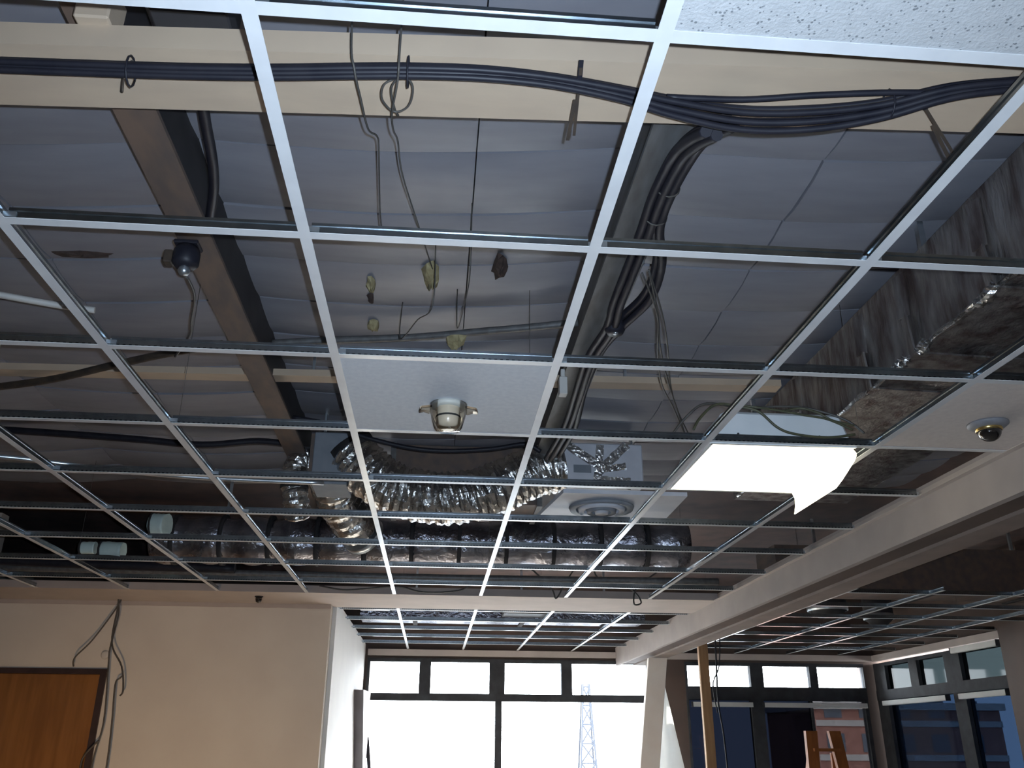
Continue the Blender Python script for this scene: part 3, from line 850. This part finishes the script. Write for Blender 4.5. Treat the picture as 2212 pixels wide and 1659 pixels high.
tag(MB().box(0.425, 0.455, 2.98, 3.02, 2.86, 2.93).box(0.432, 0.448, 2.99, 3.01, 2.93, 2.965).build('cable_bracket', M['pvc'], bevel=0.002), 'small white bracket hanging beside the grey beam', 'bracket')
cable('bracket_wire', [(0.44, 3.0, 2.962), (0.452, 3.0, 2.98), (0.468, 3.0, 3.004)], 0.003, M['pvc'], 'short white stub from the white bracket up to the grey beam', 'wire')
cable('slack_cable', [(-0.735, 4.06, 3.12), (-0.55, 4.06, 3.09), (-0.378, 4.06, 3.03), (-0.173, 4.06, 2.985), (0.008, 4.06, 2.973), (0.233, 4.06, 2.99), (0.40, 4.06, 3.02), (0.48, 4.06, 2.985)], 0.012, M['cable'], 'slack dark cable drooping just beyond the smoke detector tile')
cable('slack_cable', [(-2.7, 4.6, 3.2), (-2.362, 4.6, 3.19), (-2.075, 4.6, 3.18), (-1.639, 4.6, 3.16), (-1.295, 4.6, 3.14), (-1.0, 4.6, 3.17), (-0.76, 4.6, 3.15)], 0.02, M['cable'], 'thick dark cable drooping under the deck beyond the brown beam')


# ================================================================== DUCTS
def crumple_tube(path, r, pitch, depth, seg, n, amp, seed, m_, name, parent, off):
    P = catmull(path, n)
    # resample evenly
    L_ = [0.0]
    for a, b in zip(P, P[1:]): L_.append(L_[-1] + (b - a).length)
    tot = L_[-1]; cnt = int(tot / (pitch / 4)); Q = []
    j = 0
    for k in range(cnt + 1):
        s = tot * k / cnt
        while j < len(P) - 2 and L_[j + 1] < s: j += 1
        t = (s - L_[j]) / max(1e-6, L_[j + 1] - L_[j])
        Q.append(P[j].lerp(P[j + 1], t) - off)

    def rf(i, N_, a, p):
        w = math.sin(i * math.pi / 2 + 0.3)
        c = noise.noise(Vector((math.cos(a) * 2.2 + seed, math.sin(a) * 2.2, i * 0.22)))
        c2 = noise.noise(Vector((math.cos(a) * 6 + seed, math.sin(a) * 6, i * 0.9)))
        return r + depth * w + amp * (c + 0.6 * c2)
    mb = MB(); mb.tube(Q, r, seg, 1, 0, rf, smooth=False, raw=True)
    return mb.build(name, m_, parent)


# insulated rectangular duct on the right
def foil_box(x0, x1, y0, y1, z0, z1, amp, name, m_, parent, off, step=0.05, seed=0):
    mb = MB()

    def face(o, du, dv, nu, nv, nrm):
        vs = []; fs = []
        for i in range(nu + 1):
            for j in range(nv + 1):
                p = o + du * (i / nu) + dv * (j / nv)
                e = min(1.0, 4 * min(i / nu, 1 - i / nu, j / nv, 1 - j / nv) + 0.15)
                q = Vector((p.x * 6 + seed, p.y * 9, p.z * 3))
                h = noise.noise(q) + 0.5 * noise.noise(q * 2.7)
                vs.append(p + nrm * (amp * h * e) - off)
        for i in range(nu):
            for j in range(nv):
                a = i * (nv + 1) + j
                fs.append((a, a + 1, a + nv + 2, a + nv + 1))
        mb.add(vs, fs, 0, True)
    nx = max(2, int((x1 - x0) / step)); ny = max(2, int((y1 - y0) / step)); nz = max(2, int((z1 - z0) / step))
    A = Vector
    face(A((x0, y0, z0)), A((0, y1 - y0, 0)), A((0, 0, z1 - z0)), ny, nz, A((-1, 0, 0)))
    face(A((x1, y0, z0)), A((0, y1 - y0, 0)), A((0, 0, z1 - z0)), ny, nz, A((1, 0, 0)))
    face(A((x0, y0, z0)), A((0, y1 - y0, 0)), A((x1 - x0, 0, 0)), ny, nx, A((0, 0, -1)))
    face(A((x0, y0, z1)), A((0, y1 - y0, 0)), A((x1 - x0, 0, 0)), ny, nx, A((0, 0, 1)))
    face(A((x0, y0, z0)), A((x1 - x0, 0, 0)), A((0, 0, z1 - z0)), nx, nz, A((0, -1, 0)))
    face(A((x0, y1, z0)), A((x1 - x0, 0, 0)), A((0, 0, z1 - z0)), nx, nz, A((0, 1, 0)))
    return mb.build(name, m_, parent)


d0 = Vector((1.80, 2.4, 2.82))
du = empty('insulated_duct', d0, 'rectangular duct wrapped in wrinkled foil, running above the long header', 'duct')
foil_box(1.50, 2.10, -0.6, 4.25, 2.82, 3.13, 0.016, 'foil_wrap', M['foil_wrap'], du, d0, 0.035)
mb = MB()
tp = []
for k in range(90):
    y = -0.5 + k * 0.0525
    tp.append(Vector((1.497 + 0.006 * noise.noise(Vector((y * 9, 0, 0))), y, 2.818 + 0.006 * noise.noise(Vector((0, y * 9, 3))))) - d0)
mb.tube(tp, 0.010, 6, 1, 0, lambda i, n_, a, p: 0.009 + 0.005 * noise.noise(Vector((i * 0.8, math.cos(a) * 3, math.sin(a) * 3))), smooth=False, raw=True)
st_ = mb.build('seam_tape', M['foil'], du)
for y in (1.99, 2.42, 2.72, 3.3):
    mb = MB()
    pts = [(1.488, y, 3.10), (1.486, y + 0.01, 2.95), (1.488, y, 2.81), (1.60, y, 2.806), (1.85, y + 0.01, 2.806)]
    for a, b in zip(pts, pts[1:]):
        mb.bar(Vector(a) - d0, Vector(b) - d0, 0.05, 0.006, up=(0, 1, 0) if False else (0.3, 0, 1))
    mb.build('tape_band', M['foil_wrap'], du)
for y, s in ((2.02, 0.05), (2.50, 0.04), (2.36, 0.03)):
    mb = MB(); vs = []
    c = Vector((1.49, y, 2.81)) - d0
    mb.tube([c + Vector((0, -s, 0.01)), c + Vector((-0.01, -s * 0.4, -0.006)), c + Vector((0.004, s * 0.3, 0.004)), c + Vector((0, s, 0))], 0.015, 7, 5, 0,
            lambda i, n_, a, p: 0.016 + 0.012 * noise.noise(Vector((i * 1.1 + s * 50, math.cos(a) * 2, math.sin(a) * 2))), smooth=False)
    mb.build('crumpled_tape', M['foil'], st_)
for y in (0.8, 2.3, 3.9):
    MB().box(1.512 - d0.x, 1.532 - d0.x, y - d0.y, y + 0.02 - d0.y, 0.30, 0.46).build('hanger_strap', M['galv'], du)

# sagging flexible duct and the boxes it joins
fd0 = Vector((0.04, 4.25, 2.8))
fx = empty('flexible_duct', fd0, 'crinkled silver flexible duct sagging between the grey plenum box and white box', 'duct')
crumple_tube([(-0.46, 4.27, 3.01), (-0.40, 4.26, 2.945), (-0.312, 4.25, 2.868), (-0.20, 4.25, 2.815), (-0.06, 4.25, 2.79), (0.07, 4.25, 2.79), (0.223, 4.25, 2.825), (0.38, 4.26, 2.90), (0.50, 4.27, 2.955), (0.605, 4.28, 2.975)],
             0.128, 0.040, 0.005, 26, 8, 0.011, 3.0, M['foil'], 'foil_sleeve', fx, fd0)
MB().tube([Vector((-0.475, 4.27, 3.05)) - fd0, Vector((-0.44, 4.268, 3.00)) - fd0], 0.124, 20, 1, raw=True).build('collar', M['strap'], fx)

gb = empty('plenum_box', (-0.555, 4.32, 2.83), 'dark grey plenum box between the silver duct and the foil elbow', 'plenum box')
MB().box(-0.088, 0.088, -0.12, 0.14, 0.0, 0.27).build('box', M['greybox'], gb, 0.004)
MB().box(-0.105, -0.088, -0.115, 0.12, 0.02, 0.26).build('side_flange', M['rust'], gb)
MB().box(0.088, 0.094, -0.115, 0.12, 0.02, 0.26).build('side_flange', M['rust'], gb)
for e in (-0.055, 0.055):
    MB().box(e - 0.005, e + 0.005, -0.02, 0.02, 0.27, 0.46).build('hanger_strap', M['galv'], gb)

eb0 = Vector((-0.735, 4.30, 2.83))
eb = empty('foil_elbow', eb0, 'short crumpled foil elbow joined to the grey plenum box', 'duct')
crumple_tube([(-0.655, 4.32, 2.98), (-0.70, 4.31, 2.985), (-0.735, 4.30, 2.95), (-0.735, 4.30, 2.86), (-0.72, 4.30, 2.77), (-0.715, 4.35, 2.70)], 0.062, 0.035, 0.004, 20, 7, 0.008, 9.0, M['foil'], 'foil_sleeve', eb, eb0)
MB().tube([Vector((-0.735, 4.30, 2.845)) - eb0, Vector((-0.735, 4.30, 2.825)) - eb0], 0.070, 18, 1, raw=True).build('clamp_band', M['strap'], eb)

wb = empty('diffuser_box', (0.815, 4.36, 2.865), 'white square diffuser box crossed by crumpled silver tape', 'diffuser box')
wbx = MB().box(-0.21, 0.21, -0.15, 0.20, 0.0, 0.225).build('box', M['whitebox'], wb, 0.006)


def tape(a, b, w, parent, seed):
    a, b = Vector(a), Vector(b); n = 14; d = (b - a); s = Vector((-d.z, 0, d.x)).normalized()
    vs = []
    for i in range(n + 1):
        p = a + d * (i / n)
        for k in range(5):
            q = (k / 4 - 0.5) * w * (1 + 0.3 * noise.noise(Vector((i * 0.7, seed, 0))))
            vs.append(p + s * q + Vector((0, -0.004 - 0.007 * abs(noise.noise(Vector((i * 0.9 + seed, k * 1.3, 0)))), 0)))
    fs = [(i * 5 + k, i * 5 + k + 1, i * 5 + k + 6, i * 5 + k + 5) for i in range(n) for k in range(4)]
    mb = MB().add(vs, fs)
    mb.add([v + Vector((0, 0.004, 0)) for v in vs], [tuple(reversed(f)) for f in fs])
    return mb.build('silver_tape', M['foil'], parent)


tape((-0.20, -0.150, 0.222), (0.01, -0.150, 0.085), 0.045, wbx, 1)
tape((0.13, -0.150, 0.222), (-0.02, -0.150, 0.075), 0.045, wbx, 5)
tape((-0.01, -0.150, 0.215), (-0.03, -0.150, 0.01), 0.040, wbx, 9)
tape((-0.05, -0.150, 0.02), (0.14, -0.150, 0.012), 0.06, wbx, 13)
tape((-0.02, -0.150, 0.08), (0.12, -0.150, 0.105), 0.035, wbx, 17)
MB().box(-0.15, -0.06, -0.154, -0.150, 0.065, 0.105).build('grey_patch', M['greybox'], wbx)
for e in (-0.185, 0.185):
    MB().box(e - 0.005, e + 0.005, -0.02, 0.02, 0.225, 0.43).build('hanger_strap', M['galv'], wb)

df = empty('air_diffuser', (0.79, 3.92, GZ + 0.042), 'white square panel air diffuser with round rings, below the white diffuser box', 'diffuser')
w, h = 0.31, 0.235
MB().hexa([(-0.33, h, 0.012), (0.30, h - 0.05, 0.012), (0.30, -h, 0.020), (-0.256, -h, 0.020)], [(-0.33, h, 0.030), (0.30, h - 0.05, 0.030), (0.30, -h, 0.038), (-0.256, -h, 0.038)]).build('panel', M['whitebox'], df)
for k, (r, rin, dz) in enumerate(((0.145, 0.118, -0.006), (0.105, 0.080, -0.014), (0.066, 0.044, -0.020), (0.030, 0.0, -0.024))):
    MB().lathe([(rin, 0.008 + dz), (r, dz + 0.004), (r + 0.006, 0.012), (max(rin - 0.002, 0), 0.014)], (-0.05, -0.03, 0), 32).build('ring', M['whitebox'] if k % 2 else M['greybox'], df)
MB().lathe([(0.0, 0.030), (0.15, 0.034), (0.13, 0.045), (0.125, 0.06), (0.0, 0.06)], (-0.05, 0.0, 0), 24).build('neck', M['galv'], df)

tr0 = Vector((-0.1, 5.35, 2.82))
tk = empty('trunk_duct', tr0, 'long foil wrapped trunk duct strapped with black bands beyond the sagging duct', 'duct')


def trunk_rf(i, n_, a, p):
    s = p.x
    return 0.142 + 0.010 * math.cos(s / 0.13 * math.pi) + 0.007 * noise.noise(Vector((s * 11, math.cos(a) * 2, math.sin(a) * 2)))


mb = MB()
mb.tube([Vector((-1.75 + 0.03 * k, 5.42 - 0.055 * (-1.75 + 0.03 * k), 2.815)) - tr0 for k in range(111)], 0.14, 24, 1, 0, trunk_rf, smooth=True, raw=True)
mb.build('foil_wrap', M['foil_dark'], tk)
for k, x in enumerate([-1.62 + 0.29 * q for q in range(11)]):
    y = 5.42 - 0.055 * x
    MB().tube([Vector((x - 0.012, y, 2.815)) - tr0, Vector((x + 0.012, y, 2.815)) - tr0], 0.155, 24, 1, raw=True).build('band', M['strap'], tk)
for x in (-1.33, -0.17, 0.99):
    MB().box(x - 0.01 - tr0.x, x + 0.01 - tr0.x, 5.42 - 0.055 * x - 0.002 - tr0.y, 5.42 - 0.055 * x + 0.002 - tr0.y, 0.10, 0.48).build('hanger_strap', M['galv'], tk)

vf0 = Vector((-0.55, 4.95, 2.85))
vf = empty('drop_duct', vf0, 'shiny silver branch duct dropping in front of the banded trunk duct', 'duct')
crumple_tube([(-0.62, 4.55, 3.04), (-0.61, 4.66, 3.02), (-0.595, 4.78, 2.97), (-0.565, 4.88, 2.91), (-0.515, 4.98, 2.85), (-0.47, 5.06, 2.80)], 0.122, 0.07, 0.006, 22, 8, 0.008, 20.0, M['foil'], 'foil_sleeve', vf, vf0)
MB().tube([Vector((-0.462, 5.07, 2.795)) - vf0, Vector((-0.440, 5.11, 2.780)) - vf0], 0.126, 20, 1, raw=True).build('collar', M['galv'], vf)
MB().box(-0.66 - vf0.x, -0.64 - vf0.x, 4.64 - vf0.y, 4.66 - vf0.y, 0.22, 0.44).build('hanger_strap', M['galv'], vf)

# plain dull duct behind the sagging one
pd0 = Vector((0.05, 4.85, 2.9))
pdt = empty('plain_duct', pd0, 'plain dull brown duct box behind the sagging silver flexible duct', 'duct')
MB().box(-0.33, 0.50, -0.16, 0.24, -0.02, 0.31).build('body', M['rust'], pdt, 0.004)
MB().box(-0.34, -0.31, -0.17, 0.25, -0.03, 0.32).build('flange', M['greysteel'], pdt)
MB().box(0.48, 0.51, -0.17, 0.25, -0.03, 0.32).build('flange', M['greysteel'], pdt)
for e in (-0.25, 0.35):
    MB().box(e - 0.01, e + 0.01, 0.02, 0.04, 0.31, 0.40).build('hanger_strap', M['galv'], pdt)

# bright light spots at the left, painted pale on added banded sleeves
for path, r, lab in [([(-2.06, 5.2, 2.69), (-1.98, 5.2, 2.69)], 0.035, 'tiny pale sleeve standing in for a light spot, beside the bigger one'),
                     ([(-1.945, 5.2, 2.68), (-1.82, 5.19, 2.675)], 0.048, 'pale sleeve standing in for a bright light spot, far from the flexible duct'),
                     ([(-1.69, 5.22, 2.84), (-1.60, 5.20, 2.835)], 0.065, 'pale green sleeve standing in for a light spot at the start of the banded trunk duct')]:
    c = Vector(path[0])
    r_ = empty('light_spot_sleeve', c, lab, 'duct sleeve')
    P = [Vector(path[0]).lerp(Vector(path[1]), k / 8) - c for k in range(9)]
    MB().tube(P, r, 16, 1, 0, lambda i, n_, a, p: r * (1 + 0.08 * noise.noise(Vector((i * 0.8, math.cos(a) * 2, math.sin(a) * 2 + r * 90)))), raw=True).build('sleeve', M['pale'], r_)
    MB().tube([P[0] + Vector((-0.008, 0, 0)), P[0] + Vector((0.004, 0, 0))], r * 1.06, 16, 1, raw=True).build('band', M['strap'], r_)

# dark pipes and cables at the far end of the near room
cable('dark_pipe', [(-3.4, 5.85, 2.69), (-2.3, 5.87, 2.685), (-1.2, 5.88, 2.68), (0.2, 5.88, 2.68), (1.9, 5.85, 2.685)], 0.024, M['greysteel'], 'long grey pipe lying across the grid just before the plaster partition', 'pipe')
cable('dark_pipe', [(-3.4, 5.70, 2.72), (-2.6, 5.72, 2.70), (-1.9, 5.74, 2.69), (-1.3, 5.74, 2.685)], 0.03, M['cable'], 'black hose lying on the grid above the brown door', 'hose')
for pts, lab in [([(-0.812, 6.15, 2.655), (-0.649, 6.15, 2.63), (-0.494, 6.15, 2.64), (-0.274, 6.15, 2.66), (-0.10, 6.15, 2.625), (0.143, 6.15, 2.64), (0.27, 6.15, 2.709)], 'slack black wire swagged along the plaster soffit near the partition corner'),
                 ([(0.56, 6.15, 3.24), (0.60, 6.15, 2.84), (0.666, 6.15, 2.79), (0.797, 6.15, 2.663), (0.829, 6.15, 2.60), (0.897, 6.15, 2.713), (0.966, 6.15, 2.813)], 'black wire hanging in a V over the plaster soffit'),
                 ([(1.06, 6.15, 3.24), (1.10, 6.15, 2.80), (1.20, 6.15, 2.73), (1.33, 6.15, 2.69), (1.40, 6.15, 2.64), (1.43, 6.15, 2.58), (1.38, 6.15, 2.57), (1.39, 6.15, 2.66), (1.45, 6.15, 2.72), (1.56, 6.15, 2.80)], 'black wire knotted in a curl over the plaster soffit'),
                 ([(-2.5, 6.0, 2.72), (-2.336, 6.0, 2.691), (-2.118, 6.0, 2.645), (-1.889, 6.0, 2.685), (-1.613, 6.0, 2.65), (-1.193, 6.0, 2.669), (-0.9, 6.0, 2.68)], 'wavy black wire along the top of the plaster partition')]:
    cable('slack_wire', pts, 0.006, M['wire'], lab, 'wire', seg=6)

# sensor high on the partition
sn = empty('ceiling_sensor', (-1.26, 6.40, GZ - 0.021), 'small dark round sensor under the plaster soffit before the partition', 'sensor')
MB().lathe([(0, 0.02), (0.022, 0.02), (0.024, 0.0), (0.018, -0.02), (0.0, -0.026)], (0, 0, 0), 16).build('body', M['dome'], sn)
MB().lathe([(0, 0.0208), (0.030, 0.0208), (0.030, 0.016), (0, 0.016)], (0, 0, 0), 16).build('rim', M['frame'], sn)

# wires dangling beside the door
for pts, lab in [([(-2.322, 6.664, 2.698), (-2.317, 6.674, 2.622), (-2.295, 6.674, 2.501), (-2.313, 6.674, 2.275), (-2.305, 6.685, 2.133), (-2.273, 6.685, 1.781), (-2.301, 6.685, 1.516), (-2.290, 6.685, 1.164)], 'longest dark wire dangling along the door frame'),
                 ([(-2.311, 6.664, 2.698), (-2.298, 6.674, 2.600), (-2.438, 6.674, 2.337), (-2.541, 6.674, 2.208), (-2.549, 6.696, 2.147)], 'dark wire slanting from the ceiling to the top of the door frame'),
                 ([(-2.317, 6.653, 2.698), (-2.306, 6.664, 2.567), (-2.303, 6.664, 2.307), (-2.212, 6.674, 2.150), (-2.175, 6.674, 1.995), (-2.190, 6.674, 1.952)], 'dark wire ending in a short hook beside the door'),
                 ([(-2.192, 6.685, 2.093), (-2.213, 6.685, 2.071), (-2.238, 6.685, 2.025), (-2.217, 6.685, 1.782), (-2.203, 6.685, 1.490), (-2.214, 6.685, 1.164)], 'thin wire hanging straight on the plaster next to the door frame'),
                 ([(-2.282, 6.674, 1.662), (-2.359, 6.685, 1.573), (-2.376, 6.685, 1.489), (-2.365, 6.685, 1.218)], 'short dark wire crossing the edge of the brown door')]:
    cable('dangling_wire', pts, 0.006, M['wire'], lab, 'wire', seg=6)
tag(MB().lathe([(0.0, 0.0), (0.03, 0.0), (0.028, 0.008), (0.016, 0.012), (0.0, 0.012)], (0, 0, 0), 18).build('wall_button', M['pvc'], None, 0, (-2.365, 6.749, 2.233)), 'small round pale disc on the plaster above the door corner', 'disc').rotation_euler = (math.pi / 2, 0, 0)

# ================================================================== FAR BAY AND SIDE ROOM
tag(MB().prism([(8.87, 2.13), (9.90, 2.16), (9.95, 1.15), (9.60, 1.25)], 'x', -0.758, -0.67).build('dark_board', M['darkboard']), 'dark tapered board against the white side wall by the clear window', 'board')
tag(MB().hexa([(-0.50, 9.86, 0.0), (-0.42, 9.86, 0.0), (-0.42, 9.90, 0.0), (-0.50, 9.90, 0.0)], [(-0.69, 9.90, 1.72), (-0.66, 9.90, 1.72), (-0.66, 9.94, 1.72), (-0.69, 9.94, 1.72)]).build('dark_stick', M['darkboard']), 'dark stick leaning in the corner of the clear window', 'stick')

pb = tag(MB().hexa([(1.80, 8.98, 0.0), (1.99, 8.98, 0.0), (1.99, 9.05, 0.0), (1.80, 9.05, 0.0)], [(2.137, 8.98, 2.468), (2.327, 8.98, 2.468), (2.327, 9.05, 2.468), (2.137, 9.05, 2.468)]).build('leaning_board', M['board'], bevel=0.004),
         'pale leaning board propped up to the long header', 'board')

# white cloth bundled behind the leaning board
sh = MB(); nz_, ns = 16, 12; vs = []
for i in range(nz_ + 1):
    t = i / nz_
    z = 2.40 * (1 - t)
    wd = 0.05 + 0.20 * min(1, t * 2.2)
    xc = 2.27 + 0.02 * t
    for k in range(ns + 1):
        u = k / ns
        vs.append((xc + (u - 0.5) * 2 * wd, 9.25 + 0.03 * math.sin(u * 15 + t * 3) * (0.3 + t), z))
fs = [(i * (ns + 1) + k, i * (ns + 1) + k + 1, (i + 1) * (ns + 1) + k + 1, (i + 1) * (ns + 1) + k) for i in range(nz_) for k in range(ns)]
sh.add(vs, fs, 0, True); sh.add([(x, y + 0.006, z) for x, y, z in vs], [tuple(reversed(f)) for f in fs], 0, True)
tag(sh.build('hanging_cloth', M['sheet']), 'white cloth hanging in folds next to the leaning board', 'cloth')

tag(MB().box(2.36, 2.445, 7.98, 8.03, 0, 2.60).build('timber_stud', M['timber'], bevel=0.003), 'raw brown timber stud standing against the long header', 'timber stud')
cable('hanging_cable', [(2.59, 8.2, 2.66), (2.59, 8.2, 2.573), (2.579, 8.2, 2.286), (2.571, 8.2, 2.006), (2.599, 8.2, 1.696), (2.608, 8.2, 1.2)], 0.008, M['cable'], 'black cable hanging straight down beside the timber stud')
cable('hanging_cable', [(2.63, 8.2, 2.66), (2.634, 8.2, 2.574), (2.604, 8.2, 2.327), (2.534, 8.2, 2.165), (2.556, 8.2, 1.928)], 0.006, M['cable'], 'shorter black cable curling beside the timber stud')

# wooden step ladder
ld = empty('step_ladder', (3.42, 8.0, 0), 'orange brown wooden step ladder in front of the dark blue windows', 'ladder')
for s, tx in ((-1, -0.105), (1, 0.105)):
    MB().hexa([(s * 0.25 - 0.03, -0.25, 0), (s * 0.25 + 0.03, -0.25, 0), (s * 0.25 + 0.03, -0.20, 0), (s * 0.25 - 0.03, -0.20, 0)],
              [(tx - 0.052, -0.03, 1.78), (tx + 0.052, -0.03, 1.78), (tx + 0.052, 0.02, 1.78), (tx - 0.052, 0.02, 1.78)]).build('rail', M['ladder'], ld)
    MB().hexa([(s * 0.27 - 0.02, 0.42, 0), (s * 0.27 + 0.02, 0.42, 0), (s * 0.27 + 0.02, 0.46, 0), (s * 0.27 - 0.02, 0.46, 0)],
              [(tx - 0.03, 0.03, 1.60), (tx + 0.03, 0.03, 1.60), (tx + 0.03, 0.06, 1.60), (tx - 0.03, 0.06, 1.60)]).build('rear_leg', M['ladder'], ld)
for k in range(6):
    t = (k + 0.8) / 6.4
    z = 1.78 * t
    hw = 0.25 + (0.105 - 0.25) * t
    yc = -0.225 + 0.22 * t
    MB().box(-hw, hw, yc - 0.06, yc + 0.03, z, z + 0.025).build('step', M['ladder'], ld)

# dark services over the side room
for c, r, hgt, lab in [((3.30, 7.3, 2.66), 0.16, 0.30, 'dark round duct collar over the side room near the header'), ((4.05, 7.9, 2.68), 0.13, 0.30, 'dark round duct collar over the side room by the window corner')]:
    q = empty('duct_collar', c, lab, 'duct collar')
    MB().lathe([(0, 0.0), (r * 0.5, 0.0), (r, 0.06), (r, hgt), (0, hgt)], (0, 0, 0), 20).build('drum', M['strap'], q)
    MB().lathe([(r * 1.01, 0.05), (r * 1.06, 0.06), (r * 1.06, 0.09), (r * 1.01, 0.10)], (0, 0, 0), 20).build('band', M['galv'], q)
    MB().box(-0.01, 0.01, -0.01, 0.01, hgt, DECK + 0.05 - c[2]).build('hanger_rod', M['galv'], q)
dk0 = Vector((3.6, 6.6, 2.75))
dk = empty('dark_duct', dk0, 'dark rectangular duct crossing over the side room', 'duct')
foil_box(2.5, 4.85, 6.3, 6.7, 2.72, 3.05, 0.004, 'body', M['rust'], dk, dk0, 0.08, 4)
for x in (2.9, 3.7, 4.5):
    MB().box(x - 0.02 - dk0.x, x + 0.02 - dk0.x, 6.28 - dk0.y, 6.72 - dk0.y, -0.045, -0.033).build('band', M['strap'], dk)
    MB().box(x - 0.01 - dk0.x, x + 0.01 - dk0.x, 6.48 - dk0.y, 6.50 - dk0.y, 0.29, 0.55).build('hanger_strap', M['galv'], dk)
# far bay services
fb0 = Vector((0.6, 8.4, 2.75))
fb = empty('far_duct', fb0, 'dull silver duct crossing above the bright bay grid', 'duct')
foil_box(-0.70, 1.95, 8.25, 8.60, 2.72, 2.98, 0.012, 'body', M['foil_dark'], fb, fb0, 0.08, 8)
for x in (-0.2, 0.8, 1.6):
    MB().box(x - 0.02 - fb0.x, x + 0.02 - fb0.x, 8.23 - fb0.y, 8.62 - fb0.y, -0.047, -0.036).build('band', M['strap'], fb)
    MB().box(x - 0.01 - fb0.x, x + 0.01 - fb0.x, 8.42 - fb0.y, 8.44 - fb0.y, 0.22, 0.55).build('hanger_strap', M['galv'], fb)
tag(MB().box(-0.62, -0.38, 7.05, 7.3, 2.65, 2.80).build('junction_box', M['whitebox'], bevel=0.005), 'white junction box resting on the bright bay grid by the white side wall', 'junction box')
tag(MB().box(0.55, 0.95, 7.3, 7.55, 2.65, 2.78).build('junction_box', M['darksteel'], bevel=0.005), 'dark junction box resting in the middle of the bright bay grid', 'junction box')

# ================================================================== OUTSIDE
tag(MB().box(-80, 120, 10.6, 140, -4.2, -4.0).build('ground', M['ground']), kind='structure')
twr = empty('lattice_tower', (9.95, 60, -4), 'pale blue lattice tower far outside the clear window', 'tower')
for sx in (-1, 1):
    for s2 in (-1, 1):
        MB().hexa([(sx * 0.75 - 0.06, s2 * 0.75 - 0.06, 0), (sx * 0.75 + 0.06, s2 * 0.75 - 0.06, 0), (sx * 0.75 + 0.06, s2 * 0.75 + 0.06, 0), (sx * 0.75 - 0.06, s2 * 0.75 + 0.06, 0)],
                  [(sx * 0.2 - 0.05, s2 * 0.2 - 0.05, 9.4), (sx * 0.2 + 0.05, s2 * 0.2 - 0.05, 9.4), (sx * 0.2 + 0.05, s2 * 0.2 + 0.05, 9.4), (sx * 0.2 - 0.05, s2 * 0.2 + 0.05, 9.4)]).build('leg', M['tower'], twr)
for k in range(8):
    z0, z1 = k * 1.15, (k + 1) * 1.15
    w0, w1 = 0.75 - 0.55 * z0 / 9.4, 0.75 - 0.55 * z1 / 9.4
    MB().bar((-w0, -w0, z0), (w1, -w1, z1), 0.09, 0.09, up=(0, 1, 0)).bar((w0, -w0, z0), (-w1, -w1, z1), 0.09, 0.09, up=(0, 1, 0)).bar((-w1, -w1, z1), (w1, -w1, z1), 0.09, 0.09).build('brace', M['tower'], twr)
bl = empty('brick_building', (19.5, 42, -4), 'red brick building with pale bands far outside the dark blue window', 'building')
MB().box(-2.6, 6.0, -2, 4, 0, 7.2).build('wall', M['brick'], bl)
for k in range(5):
    MB().box(-2.62, 6.02, -2.06, -2.0, 0.9 + 1.4 * k, 1.15 + 1.4 * k).build('band', M['far_pale'], bl)
    for q in range(5):
        MB().box(-2.2 + 1.6 * q, -1.4 + 1.6 * q, -2.03, -1.98, 1.25 + 1.4 * k, 2.0 + 1.4 * k).build('window', M['far_glass'], bl)
MB().box(-2.8, 6.2, -2.2, 4.2, 7.2, 7.5).build('roof', M['far_pale'], bl)
